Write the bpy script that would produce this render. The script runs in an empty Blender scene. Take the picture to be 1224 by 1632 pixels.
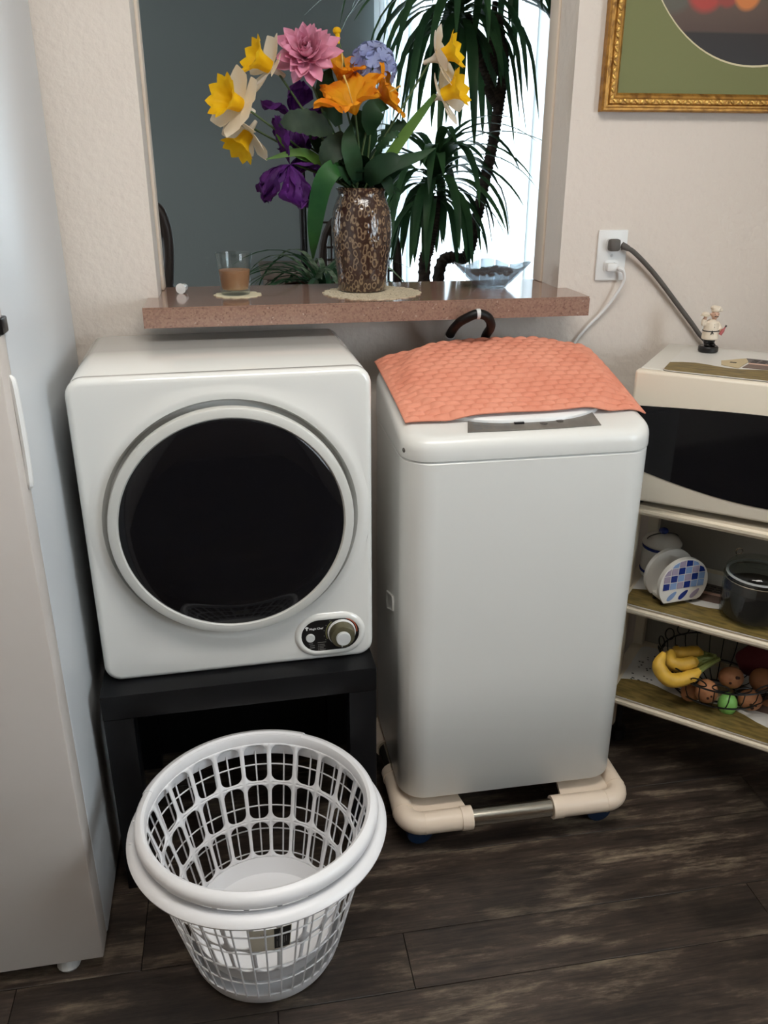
import bpy, bmesh, math, random
from mathutils import Vector, Matrix
random.seed(11)
V = Vector
SC = bpy.context.scene
COL = SC.collection
PI = math.pi

# ---------------------------------------------------------------- camera, world, light, exposure
F, YAW, PITCH, ROLL = 1350.7084, .17145146, .39463336, .00075
CAM = V((.2757, -1.37005, 1.33149))
fw = V((math.sin(YAW)*math.cos(PITCH), math.cos(YAW)*math.cos(PITCH), -math.sin(PITCH)))
rt = V((math.cos(YAW), -math.sin(YAW), 0)); up = rt.cross(fw)
rt, up = rt*math.cos(ROLL)+up*math.sin(ROLL), up*math.cos(ROLL)-rt*math.sin(ROLL)
cd = bpy.data.cameras.new('camera'); cam = bpy.data.objects.new('camera', cd); COL.objects.link(cam)
cd.sensor_fit = 'VERTICAL'; cd.sensor_height = 36; cd.lens = F*36/1632; cd.clip_start = .02
cam.matrix_world = Matrix(((rt.x, up.x, -fw.x, CAM.x), (rt.y, up.y, -fw.y, CAM.y), (rt.z, up.z, -fw.z, CAM.z), (0, 0, 0, 1)))
SC.camera = cam

def ray(px, py): return fw + rt*((px-612)/F) - up*((py-816)/F)
def at(px, py, Y):
    d = ray(px, py); return CAM + d*((Y-CAM.y)/d.y)
def atz(px, py, Z):
    d = ray(px, py); return CAM + d*((Z-CAM.z)/d.z)

w = bpy.data.worlds.new('sky'); SC.world = w; w.use_nodes = True
w.node_tree.nodes['Background'].inputs[0].default_value = (.80, .92, 1, 1)
w.node_tree.nodes['Background'].inputs[1].default_value = 11.0

def area(name, loc, rot, sx, sy, energy, col):
    l = bpy.data.lights.new(name, 'AREA'); l.shape = 'RECTANGLE'; l.size = sx; l.size_y = sy; l.energy = energy; l.color = col
    o = bpy.data.objects.new(name, l); COL.objects.link(o); o.location = loc; o.rotation_euler = rot; return o
area('ceiling_lamp_light', (.55, -.74, 2.355), (0, 0, 0), 1.1, .40, 23.5, (1, .95, .88))
area('far_room_fill', (-2.9, 1.75, 1.45), (0, -PI/2, 0), 1.3, 1.5, 42, (.88, .95, 1))  # added fill to brighten the far room; no window is built there
area('window_daylight', (1.93, -1.45, 1.35), (0, PI/2, 0), 1.0, 1.1, 11, (.84, .92, 1))
SC.view_settings.view_transform = 'Standard'; SC.view_settings.look = 'None'
SC.view_settings.gamma = 1; SC.view_settings.use_curve_mapping = False
SC.view_settings.exposure = -.38
cy = SC.cycles; cy.max_bounces = 8; cy.diffuse_bounces = 3; cy.glossy_bounces = 3; cy.transmission_bounces = 6; cy.transparent_max_bounces = 8
cy.caustics_reflective = False; cy.caustics_refractive = False; cy.sample_clamp_indirect = 6

# ---------------------------------------------------------------- materials
def lin(c):
    return tuple(((x/255)/12.92 if x/255 <= .04045 else ((x/255+.055)/1.055)**2.4) for x in c)
MATS = {}
def M(name, rgb, rough=.5, metal=0, bump=None, mix=None, spec=None, trans=0, coat=0, ior=None, coord='Object', emit=0):
    """bump=(scale,strength,dist); mix=(rgb2, scale, lo, hi[, stretch]) noise colour variation"""
    m = bpy.data.materials.new(name); m.use_nodes = True; nt = m.node_tree; N = nt.nodes; L = nt.links
    b = N['Principled BSDF']; b.inputs['Base Color'].default_value = (*lin(rgb), 1)
    b.inputs['Roughness'].default_value = rough; b.inputs['Metallic'].default_value = metal
    if spec is not None: b.inputs['Specular IOR Level'].default_value = spec
    if trans: b.inputs['Transmission Weight'].default_value = trans
    if coat: b.inputs['Coat Weight'].default_value = coat; b.inputs['Coat Roughness'].default_value = .05
    if ior: b.inputs['IOR'].default_value = ior
    tc = N.new('ShaderNodeTexCoord')
    def noise(scale, stretch=None, detail=4):
        n = N.new('ShaderNodeTexNoise'); n.inputs['Scale'].default_value = scale; n.inputs['Detail'].default_value = detail
        if stretch:
            mp = N.new('ShaderNodeMapping'); mp.inputs['Scale'].default_value = stretch
            L.new(tc.outputs[coord], mp.inputs[0]); L.new(mp.outputs[0], n.inputs[0])
        else: L.new(tc.outputs[coord], n.inputs[0])
        return n
    if mix:
        n = noise(mix[1], mix[4] if len(mix) > 4 else None)
        r = N.new('ShaderNodeMapRange'); r.inputs[1].default_value = mix[2]; r.inputs[2].default_value = mix[3]
        L.new(n.outputs[0], r.inputs[0])
        x = N.new('ShaderNodeMix'); x.data_type = 'RGBA'; x.inputs['A'].default_value = (*lin(rgb), 1); x.inputs['B'].default_value = (*lin(mix[0]), 1)
        L.new(r.outputs[0], x.inputs['Factor']); L.new(x.outputs['Result'], b.inputs['Base Color'])
    if bump:
        n = noise(bump[0], bump[3] if len(bump) > 3 else None)
        u = N.new('ShaderNodeBump'); u.inputs['Strength'].default_value = bump[1]; u.inputs['Distance'].default_value = bump[2]
        L.new(n.outputs[0], u.inputs['Height']); L.new(u.outputs[0], b.inputs['Normal'])
    MATS[name] = m; return m

def leafmat(name, rgb, rgb2, rough=.45, tr=.25, scale=9):
    """thin leaf or petal: some light passes through"""
    m = M(name, rgb, rough, spec=.22, mix=(rgb2, scale, .35, .65)); nt = m.node_tree; N = nt.nodes; L = nt.links
    b = N['Principled BSDF']; out = N['Material Output']; t = N.new('ShaderNodeBsdfTranslucent'); mx = N.new('ShaderNodeMixShader')
    mx.inputs[0].default_value = tr; src = b.inputs['Base Color'].links[0].from_socket
    L.new(src, t.inputs[0]); L.new(b.outputs[0], mx.inputs[1]); L.new(t.outputs[0], mx.inputs[2]); L.new(mx.outputs[0], out.inputs[0])
    return m

m_wall = M('wall_paint', (222, 212, 202), .85, bump=(70, .55, .004))
m_ceil = M('ceiling_paint', (235, 230, 222), .9)
m_jamb = M('jamb_paint', (222, 208, 192), .7)
m_grey = M('grey_wall_paint', (142, 152, 152), .85, bump=(80, .2, .002))
m_carpet = M('far_carpet', (120, 108, 95), .95)
m_white = M('white_enamel', (234, 234, 230), .16, coat=.5)
m_white2 = M('white_plastic', (232, 233, 232), .35)
m_washer = M('washer_enamel', (228, 228, 224), .3, coat=.2)
m_fridge = M('fridge_enamel_cool_lit', (206, 210, 213), .34, bump=(420, .08, .0006))  # white enamel, cool daylight on the side put into its colour
m_fridge_warm = M('fridge_enamel_warm_lit', (206, 199, 193), .42, bump=(420, .1, .0006), mix=((198, 190, 183), 3, .4, .7))  # same white enamel, warm kitchen light on the front put into its colour
m_ring = M('satin_grey_ring', (208, 208, 203), .4)
m_blackglass = M('black_glass', (17, 17, 20), .06, spec=.3)
m_black = M('black_plastic', (14, 14, 15), .35)
m_blackwood = M('black_laminate', (10, 11, 14), .4, spec=.35, bump=(60, .05, .001))
m_olive = M('olive_metal', (104, 100, 78), .38, .55)
m_lightgrey = M('light_grey_plastic', (205, 207, 206), .4)
m_panel = M('grey_panel', (118, 114, 107), .4, mix=((104, 101, 96), 20, .4, .6))
m_coral = M('coral_towel', (228, 152, 126), .95, bump=(900, .5, .0015), mix=((218, 136, 110), 14, .4, .75))
m_beige = M('beige_tube', (232, 214, 194), .38)
m_chrome = M('chrome_tube', (200, 195, 182), .18, 1)
m_blue = M('blue_caster', (20, 44, 74), .4)
m_rubber = M('grey_rubber', (88, 84, 80), .55)
m_hose = M('black_hose', (9, 9, 10), .5, spec=.3)
m_basket = M('basket_plastic', (238, 238, 240), .36)
m_paper = M('cream_paper', (226, 218, 198), .8)
m_ink = M('black_ink', (18, 18, 18), .6)
m_greyink = M('grey_ink', (140, 140, 138), .6)
m_cream = M('cream_laminate', (226, 214, 192), .4)
m_mw = M('cream_microwave', (232, 222, 204), .4, bump=(500, .06, .0005))
m_mwtop = M('white_microwave_top', (222, 220, 212), .35)
m_back = M('shelf_back_board', (150, 146, 136), .7)
m_gold = M('gilt_wood', (176, 128, 58), .38, .55, bump=(130, .5, .003), mix=((104, 66, 26), 60, .45, .75))
m_gold2 = M('gilt_ornament', (222, 178, 96), .35, .6, bump=(300, .5, .002), mix=((130, 88, 38), 120, .5, .8))
m_mat = M('green_mat_board', (121, 124, 84), .9)
m_matcore = M('cream_mat_core', (214, 205, 170), .8)
m_stem = M('green_stem', (70, 92, 52), .6)
m_leafd = leafmat('dark_leaf', (40, 72, 42), (24, 50, 32), .5, .15)
m_leafg = leafmat('dark_grey_leaf', (50, 66, 50), (34, 50, 38), .55, .1, 30)
m_strap = leafmat('strap_leaf', (48, 96, 46), (30, 70, 38), .45, .2)
m_strapl = leafmat('light_strap_leaf', (98, 132, 56), (76, 112, 48), .45, .3)
m_drac = leafmat('dracaena_leaf', (66, 104, 64), (40, 74, 50), .4, .3)
m_spider = leafmat('striped_leaf', (84, 128, 88), (50, 90, 62), .4, .25)
m_variegated = leafmat('pale_striped_leaf', (170, 190, 160), (70, 104, 70), .4, .25, 40)
m_trunk = M('dracaena_trunk', (62, 52, 44), .9, bump=(60, 1, .006), mix=((38, 32, 28), 50, .4, .6))
m_dafw = leafmat('cream_petal', (255, 250, 236), (250, 240, 218), .6, .25)
m_dafy = leafmat('yellow_trumpet', (250, 206, 30), (242, 186, 18), .55, .25, 30)
m_orange = leafmat('orange_petal', (238, 128, 24), (236, 168, 34), .55, .25, 14)
m_pink = leafmat('pink_petal', (240, 178, 200), (224, 142, 172), .6, .25, 20)
m_purple = leafmat('purple_petal', (92, 36, 116), (62, 24, 84), .6, .2, 24)
m_hyd = leafmat('pale_blue_petal', (168, 178, 216), (140, 150, 204), .6, .3, 20)
m_pistil = M('pale_pistil', (226, 196, 110), .7)
m_doily = M('cream_crochet', (236, 224, 198), .95, bump=(700, .8, .002), mix=((206, 190, 158), 300, .4, .65))
def lace(m):
    nt = m.node_tree; N = nt.nodes; L = nt.links; b = N['Principled BSDF']; tc = N.new('ShaderNodeTexCoord')
    v = N.new('ShaderNodeTexVoronoi'); v.inputs['Scale'].default_value = 150; v.inputs['Randomness'].default_value = .5; L.new(tc.outputs['Object'], v.inputs[0])
    r = N.new('ShaderNodeMath'); r.operation = 'GREATER_THAN'; r.inputs[1].default_value = .26; L.new(v.outputs['Distance'], r.inputs[0]); L.new(r.outputs[0], b.inputs['Alpha'])
lace(m_doily)
m_doily2 = M('pale_yellow_crochet', (236, 228, 196), .95, bump=(700, .8, .002))
m_stone = M('blue_glass_stone', (18, 70, 88), .08, trans=.35)
m_coffee = M('milky_coffee', (176, 122, 84), .35, mix=((196, 150, 112), 8, .45, .7))
m_darkwood = M('dark_wood', (44, 34, 29), .45)
m_sidebd = M('brown_sideboard', (120, 106, 96), .5)
m_blackmetal = M('black_metal', (16, 16, 18), .4, .3)
m_pot = M('terracotta_pot', (120, 72, 50), .8)
m_soil = M('dark_soil', (40, 32, 26), .95)
m_banana = M('banana_skin', (214, 170, 62), .5, mix=((180, 140, 48), 30, .45, .75))
m_bstem = M('banana_stem', (110, 120, 56), .6)
m_potato = M('russet_fruit_skin', (170, 116, 78), .6, mix=((140, 90, 58), 40, .45, .7), bump=(60, .2, .002))
m_spot = M('brown_spot', (62, 36, 26), .7)
m_apple = M('green_apple_skin', (134, 196, 104), .35)
m_burg = M('burgundy_cloth', (92, 26, 36), .8)
m_navy = M('navy_glaze', (28, 50, 128), .25)
m_sky = M('pale_blue_glaze', (132, 158, 200), .25)
m_mauve = M('mauve_glaze', (164, 152, 172), .25)
m_ceramic = M('white_ceramic', (226, 222, 214), .25)
m_skin = M('figurine_skin', (206, 168, 146), .5)
m_coat = M('figurine_white', (228, 216, 198), .5, mix=((206, 190, 168), 40, .45, .8))
m_pinkb = M('pink_bottle', (168, 84, 84), .4)
m_grass = M('printed_grass', (132, 112, 62), .5, mix=((94, 80, 42), 30, .4, .65, (1, 4, 1)))
m_matpaper = M('placemat_white', (222, 220, 214), .35)
m_roofp = M('printed_roof', (96, 88, 86), .5)
m_barnp = M('printed_barn_wall', (196, 178, 140), .5)
m_barnd = M('printed_barn_side', (112, 92, 82), .5)
m_barnk = M('printed_pink_eave', (204, 168, 150), .5)
m_lamp = bpy.data.materials.new('lamp_diffuser'); m_lamp.use_nodes = True
e = m_lamp.node_tree.nodes['Principled BSDF']; e.inputs['Emission Color'].default_value = (1, .95, .88, 1); e.inputs['Emission Strength'].default_value = 3

def thinglass(name, tint, rough=.02, body=.0, bump=None, blend=.25, coat=(235, 240, 242)):
    """thin-walled glass: tinted see-through plus a surface reflection that grows at grazing angles, body = milky share"""
    m = M(name, coat, rough, bump=bump); nt = m.node_tree; N = nt.nodes; L = nt.links; b = N['Principled BSDF']
    tr = N.new('ShaderNodeBsdfTransparent'); tr.inputs[0].default_value = (*lin(tint), 1)
    gl = N.new('ShaderNodeBsdfGlossy'); gl.inputs['Roughness'].default_value = rough
    if bump: L.new(b.inputs['Normal'].links[0].from_socket, gl.inputs['Normal'])
    lw = N.new('ShaderNodeLayerWeight'); lw.inputs[0].default_value = blend
    if bump: L.new(b.inputs['Normal'].links[0].from_socket, lw.inputs['Normal'])
    m1_ = N.new('ShaderNodeMixShader'); m2_ = N.new('ShaderNodeMixShader'); m2_.inputs[0].default_value = body
    pw = N.new('ShaderNodeMath'); pw.operation = 'POWER'; pw.inputs[1].default_value = 2.2; L.new(lw.outputs['Facing'], pw.inputs[0]); sc_ = N.new('ShaderNodeMath'); sc_.operation = 'MULTIPLY_ADD'; sc_.inputs[1].default_value = .62; sc_.inputs[2].default_value = .05; L.new(pw.outputs[0], sc_.inputs[0]); L.new(sc_.outputs[0], m1_.inputs[0]); L.new(tr.outputs[0], m1_.inputs[1]); L.new(gl.outputs[0], m1_.inputs[2])
    L.new(m1_.outputs[0], m2_.inputs[1]); L.new(b.outputs[0], m2_.inputs[2]); L.new(m2_.outputs[0], N['Material Output'].inputs[0]); return m
m_glass = thinglass('clear_glass', (246, 249, 249))
m_bowl = thinglass('textured_glass', (222, 228, 232), .10, .22, bump=(150, 1, .006), blend=.4, coat=(176, 184, 190))
m_jar = thinglass('jar_glass', (238, 242, 242), .03, .0)
m_pane = bpy.data.materials.new('window_pane'); m_pane.use_nodes = True
nt = m_pane.node_tree; b = nt.nodes['Principled BSDF']; tr = nt.nodes.new('ShaderNodeBsdfTransparent'); mx = nt.nodes.new('ShaderNodeMixShader')
b.inputs['Roughness'].default_value = .02; mx.inputs[0].default_value = .92
nt.links.new(b.outputs[0], mx.inputs[1]); nt.links.new(tr.outputs[0], mx.inputs[2]); nt.links.new(mx.outputs[0], nt.nodes['Material Output'].inputs[0])
m_slat = bpy.data.materials.new('blind_fabric'); m_slat.use_nodes = True
nt = m_slat.node_tree; b = nt.nodes['Principled BSDF']; tr = nt.nodes.new('ShaderNodeBsdfTranslucent'); mx = nt.nodes.new('ShaderNodeMixShader')
b.inputs['Base Color'].default_value = (.84, .86, .86, 1); b.inputs['Roughness'].default_value = .7; tr.inputs[0].default_value = (.86, .92, .95, 1); mx.inputs[0].default_value = .55
nt.links.new(b.outputs[0], mx.inputs[1]); nt.links.new(tr.outputs[0], mx.inputs[2]); nt.links.new(mx.outputs[0], nt.nodes['Material Output'].inputs[0])

def floor_mat():
    m = M('dark_vinyl_plank', (70, 60, 52), .42, bump=(30, .15, .0015, (1.2, 14, 1))); nt = m.node_tree; N = nt.nodes; L = nt.links
    b = N['Principled BSDF']; tc = N.new('ShaderNodeTexCoord'); oi = N.new('ShaderNodeObjectInfo')
    off = N.new('ShaderNodeVectorMath'); off.operation = 'SCALE'; off.inputs[0].default_value = (7.3, 3.1, 5.7); L.new(oi.outputs['Random'], off.inputs['Scale'])
    ad = N.new('ShaderNodeVectorMath'); L.new(tc.outputs['Object'], ad.inputs[0]); L.new(off.outputs[0], ad.inputs[1])
    def ns(stretch, scale, det, rough=.6):
        mp = N.new('ShaderNodeMapping'); mp.inputs['Scale'].default_value = stretch; L.new(ad.outputs[0], mp.inputs[0])
        n = N.new('ShaderNodeTexNoise'); n.inputs['Scale'].default_value = scale; n.inputs['Detail'].default_value = det; n.inputs['Roughness'].default_value = rough
        L.new(mp.outputs[0], n.inputs[0]); return n
    a = ns((1, 4.5, 1), 4.2, 10, .72); c = ns((1, 30, 1), 6, 8, .75); d = ns((1, 2.2, 1), 3.0, 8, .7)
    r1 = N.new('ShaderNodeValToRGB'); L.new(a.outputs[0], r1.inputs[0]); cr = r1.color_ramp
    cr.elements[0].position = .34; cr.elements[0].color = (*lin((44, 38, 34)), 1); cr.elements[1].position = .72; cr.elements[1].color = (*lin((152, 136, 116)), 1)
    x = cr.elements.new(.52); x.color = (*lin((70, 59, 51)), 1)
    r2 = N.new('ShaderNodeMapRange'); r2.inputs[1].default_value = .36; r2.inputs[2].default_value = .6; r2.inputs[3].default_value = .5; r2.inputs[4].default_value = 1.12; L.new(c.outputs[0], r2.inputs[0])
    r3 = N.new('ShaderNodeMapRange'); r3.inputs[1].default_value = .35; r3.inputs[2].default_value = .65; r3.inputs[3].default_value = .5; r3.inputs[4].default_value = 1.25; L.new(d.outputs[0], r3.inputs[0])
    mu = N.new('ShaderNodeMath'); mu.operation = 'MULTIPLY'; L.new(r2.outputs[0], mu.inputs[0]); L.new(r3.outputs[0], mu.inputs[1])
    vm = N.new('ShaderNodeVectorMath'); vm.operation = 'SCALE'; L.new(r1.outputs[0], vm.inputs[0]); L.new(mu.outputs[0], vm.inputs['Scale'])
    L.new(vm.outputs[0], b.inputs['Base Color']); return m
m_floor = floor_mat()

def granite():
    m = M('speckled_granite', (168, 128, 110), .12, coat=.3); nt = m.node_tree; N = nt.nodes; L = nt.links
    b = N['Principled BSDF']; tc = N.new('ShaderNodeTexCoord')
    v = N.new('ShaderNodeTexVoronoi'); v.inputs['Scale'].default_value = 330; L.new(tc.outputs['Object'], v.inputs[0])
    r = N.new('ShaderNodeValToRGB'); L.new(v.outputs['Color'], r.inputs[0]); cr = r.color_ramp; cr.interpolation = 'CONSTANT'
    cr.elements[0].position = 0; cr.elements[0].color = (*lin((122, 94, 82)), 1); cr.elements[1].position = .16; cr.elements[1].color = (*lin((146, 115, 101)), 1)
    for p, c in ((.45, (152, 122, 106)), (.7, (139, 109, 96)), (.92, (172, 148, 134)), (.97, (100, 80, 72))):
        x = cr.elements.new(p); x.color = (*lin(c), 1)
    L.new(r.outputs[0], b.inputs['Base Color']); return m
m_granite = granite()

def vase_mat():
    m = M('brown_looped_glaze', (70, 44, 32), .1, coat=.5); nt = m.node_tree; N = nt.nodes; L = nt.links
    b = N['Principled BSDF']; tc = N.new('ShaderNodeTexCoord'); mp = N.new('ShaderNodeMapping'); mp.inputs['Scale'].default_value = (1, 1, .62)
    n = N.new('ShaderNodeTexNoise'); n.inputs['Scale'].default_value = 60; n.inputs['Detail'].default_value = 2; L.new(tc.outputs['Object'], n.inputs[0])
    sc = N.new('ShaderNodeVectorMath'); sc.operation = 'SCALE'; sc.inputs['Scale'].default_value = .0075; L.new(n.outputs['Color'], sc.inputs[0])
    ad = N.new('ShaderNodeVectorMath'); L.new(tc.outputs['Object'], ad.inputs[0]); L.new(sc.outputs[0], ad.inputs[1]); L.new(ad.outputs[0], mp.inputs[0])
    v = N.new('ShaderNodeTexVoronoi'); v.inputs['Scale'].default_value = 108; v.inputs['Randomness'].default_value = .85; L.new(mp.outputs[0], v.inputs[0])
    d = N.new('ShaderNodeMath'); d.operation = 'SUBTRACT'; d.inputs[1].default_value = .40; L.new(v.outputs['Distance'], d.inputs[0])
    a = N.new('ShaderNodeMath'); a.operation = 'ABSOLUTE'; L.new(d.outputs[0], a.inputs[0])
    r = N.new('ShaderNodeValToRGB'); L.new(a.outputs[0], r.inputs[0]); cr = r.color_ramp
    cr.elements[0].position = .02; cr.elements[0].color = (*lin((134, 112, 88)), 1); cr.elements[1].position = .15; cr.elements[1].color = (*lin((58, 40, 33)), 1)
    L.new(r.outputs[0], b.inputs['Base Color'])
    u = N.new('ShaderNodeBump'); u.inputs['Strength'].default_value = .5; u.inputs['Distance'].default_value = .003; u.invert = True
    L.new(a.outputs[0], u.inputs['Height']); L.new(u.outputs[0], b.inputs['Normal']); return m
m_vase = vase_mat()

def painting_mat():
    """flat print: a dim still life, table edge and fruit, painted in object coordinates (x across, z up)"""
    m = M('dim_still_life_print', (42, 36, 34), .6); nt = m.node_tree; N = nt.nodes; L = nt.links
    b = N['Principled BSDF']; tc = N.new('ShaderNodeTexCoord'); sp = N.new('ShaderNodeSeparateXYZ'); L.new(tc.outputs['Object'], sp.inputs[0])
    r = N.new('ShaderNodeValToRGB'); mr = N.new('ShaderNodeMapRange'); mr.inputs[1].default_value = -.3; mr.inputs[2].default_value = .3; L.new(sp.outputs['Z'], mr.inputs[0]); L.new(mr.outputs[0], r.inputs[0])
    cr = r.color_ramp; cr.elements[0].position = .0; cr.elements[0].color = (*lin((44, 42, 44)), 1); cr.elements[1].position = .098; cr.elements[1].color = (*lin((48, 43, 42)), 1)
    for p, c in ((.104, (84, 66, 58)), (.17, (94, 76, 66)), (.21, (88, 80, 68)), (.8, (60, 54, 46))):
        x = cr.elements.new(p); x.color = (*lin(c), 1)
    prev = r.outputs[0]
    for (cx, cz, rad, c) in ((-.185, -.165, .05, (92, 88, 78)), (-.118, -.165, .046, (172, 66, 58)), (-.072, -.172, .028, (146, 66, 58)), (-.03, -.172, .032, (206, 124, 66)), (.06, -.19, .036, (120, 116, 106))):
        cv = N.new('ShaderNodeVectorMath'); cv.operation = 'DISTANCE'; cv.inputs[1].default_value = (cx, 0, cz)
        cb = N.new('ShaderNodeCombineXYZ'); L.new(sp.outputs['X'], cb.inputs[0]); L.new(sp.outputs['Z'], cb.inputs[2]); L.new(cb.outputs[0], cv.inputs[0])
        mm = N.new('ShaderNodeMapRange'); mm.inputs[1].default_value = rad; mm.inputs[2].default_value = rad*.72; L.new(cv.outputs['Value'], mm.inputs[0])
        x = N.new('ShaderNodeMix'); x.data_type = 'RGBA'; x.inputs['B'].default_value = (*lin(c), 1); L.new(prev, x.inputs['A']); L.new(mm.outputs[0], x.inputs['Factor']); prev = x.outputs['Result']
    L.new(prev, b.inputs['Base Color']); return m
m_paint = painting_mat()

# ---------------------------------------------------------------- mesh helpers
def mesh(name, bm, mat, ang=38, smooth=True):
    bmesh.ops.recalc_face_normals(bm, faces=bm.faces[:])
    lim = math.radians(ang)
    for f in bm.faces: f.smooth = smooth
    for ed in bm.edges:
        if len(ed.link_faces) == 2 and ed.calc_face_angle(0) > lim: ed.smooth = False
    me = bpy.data.meshes.new(name); bm.to_mesh(me); bm.free()
    me.materials.append(mat); return me
def obj(name, bm, mat, parent=None, world=False, ang=38, label=None, smooth=True):
    o = bpy.data.objects.new(name, mesh(name, bm, mat, ang, smooth)); COL.objects.link(o)
    if parent is not None:
        o.parent = parent
        if world: o.matrix_parent_inverse = Matrix.Translation(-parent.location)
    if label: o['label'] = label
    return o
def tag(o, label, cat, group=None):
    o['label'] = label; o['category'] = cat
    if group: o['group'] = group
    return o
def thing(name, label, cat, loc=(0, 0, 0), rz=0, group=None):
    o = bpy.data.objects.new(name, None); COL.objects.link(o); o.empty_display_size = .05
    o.location = loc; o.rotation_euler = (0, 0, rz); return tag(o, label, cat, group)
def solo(name, bm, mat, label, cat, loc=None, group=None, ang=38):
    """a thing that is one mesh; geometry given in world space, origin moved to its base"""
    if loc is not None:
        bmesh.ops.translate(bm, verts=bm.verts[:], vec=-V(loc))
    o = obj(name, bm, mat, ang=ang)
    if loc is not None: o.location = loc
    return tag(o, label, cat, group)
def struct(name, bm, mat, parent=None, ang=38):
    o = obj(name, bm, mat, parent, ang=ang); o['kind'] = 'structure'; return o
def B(): return bmesh.new()
def box(bm, x0, x1, y0, y1, z0, z1, bev=0, seg=2):
    vs = [bm.verts.new(p) for p in ((x0, y0, z0), (x1, y0, z0), (x1, y1, z0), (x0, y1, z0), (x0, y0, z1), (x1, y0, z1), (x1, y1, z1), (x0, y1, z1))]
    fs = [bm.faces.new([vs[i] for i in q]) for q in ((3, 2, 1, 0), (4, 5, 6, 7), (0, 1, 5, 4), (1, 2, 6, 5), (2, 3, 7, 6), (3, 0, 4, 7))]
    if bev:
        es = list({e for f in fs for e in f.edges})
        bmesh.ops.bevel(bm, geom=es, offset=bev, segments=seg, profile=.5, affect='EDGES')
    return bm
def bx(*a, **k): return box(B(), *a, **k)
def loft(bm, rings, closed=True, cap0=True, cap1=True):
    R = [[bm.verts.new(p) for p in r] for r in rings]
    n = len(R[0])
    for a, b in zip(R, R[1:]):
        for i in range(n if closed else n-1):
            j = (i+1) % n
            bm.faces.new((a[i], a[j], b[j], b[i]))
    if closed and cap0: bm.faces.new(R[0][::-1])
    if closed and cap1: bm.faces.new(R[-1])
    return R
def lathe(bm, prof, n=32, c=(0, 0, 0), cap0=True, cap1=True, wob=None):
    rings = []
    for k, (r, z) in enumerate(prof):
        ring = []
        for i in range(n):
            a = 2*PI*i/n; rr = r*(1+wob(a, k)) if wob else r
            ring.append((c[0]+rr*math.cos(a), c[1]+rr*math.sin(a), c[2]+z))
        rings.append(ring)
    loft(bm, rings, True, cap0, cap1); return bm
def frame_of(d):
    d = d.normalized(); h = V((0, 0, 1)) if abs(d.z) < .95 else V((1, 0, 0))
    a = d.cross(h).normalized(); return a, a.cross(d).normalized()
def tube(bm, pts, r, n=8, closed=False, caps=True):
    pts = [V(p) for p in pts]; rs = r if isinstance(r, (list, tuple)) else [r]*len(pts)
    rings = []; a = None
    for i, p in enumerate(pts):
        if closed: d = pts[(i+1) % len(pts)]-pts[i-1]
        else: d = pts[min(i+1, len(pts)-1)]-pts[max(i-1, 0)]
        d.normalize()
        if a is None: a, b = frame_of(d)
        else:
            a = (a-d*a.dot(d)).normalized(); b = d.cross(a)
        b = d.cross(a)
        rings.append([p+(a*math.cos(2*PI*k/n)+b*math.sin(2*PI*k/n))*rs[i] for k in range(n)])
    if closed:
        rings.append(rings[0]); R = [[bm.verts.new(p) for p in q] for q in rings[:-1]]; R.append(R[0])
        for x, y in zip(R, R[1:]):
            for k in range(n): bm.faces.new((x[k], x[(k+1) % n], y[(k+1) % n], y[k]))
    else: loft(bm, rings, True, caps, caps)
    return bm
def spline(pts, m=6):
    """Catmull-Rom through the points"""
    P = [V(p) for p in pts]; P = [P[0]*2-P[1]]+P+[P[-1]*2-P[-2]]; out = []
    for i in range(1, len(P)-2):
        for k in range(m):
            t = k/m; a, b, c, d = P[i-1:i+3]
            out.append(.5*((2*b)+(c-a)*t+(2*a-5*b+4*c-d)*t*t+(3*b-a-3*c+d)*t**3))
    out.append(P[-2]); return out
def ball(bm, c, r, sx=1, sy=1, sz=1, u=14, v=9):
    res = bmesh.ops.create_uvsphere(bm, u_segments=u, v_segments=v, radius=r)
    for q in res['verts']: q.co = V((q.co.x*sx+c[0], q.co.y*sy+c[1], q.co.z*sz+c[2]))
    return bm
def ribbon(bm, pts, widths, nrm=(0, 0, 1), fold=.25, thick=0.0):
    """leaf: centre line + half widths, V-folded across"""
    pts = [V(p) for p in pts]; rows = []
    for i, p in enumerate(pts):
        d = (pts[min(i+1, len(pts)-1)]-pts[max(i-1, 0)]).normalized()
        s = d.cross(V(nrm))
        s = s.normalized() if s.length > 1e-4 else V((1, 0, 0)); n = s.cross(d)
        wd = widths[i]; rows.append([bm.verts.new(p-s*wd+n*wd*fold), bm.verts.new(p), bm.verts.new(p+s*wd+n*wd*fold)])
    for a, b in zip(rows, rows[1:]):
        for k in (0, 1): bm.faces.new((a[k], a[k+1], b[k+1], b[k]))
    return bm
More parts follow.
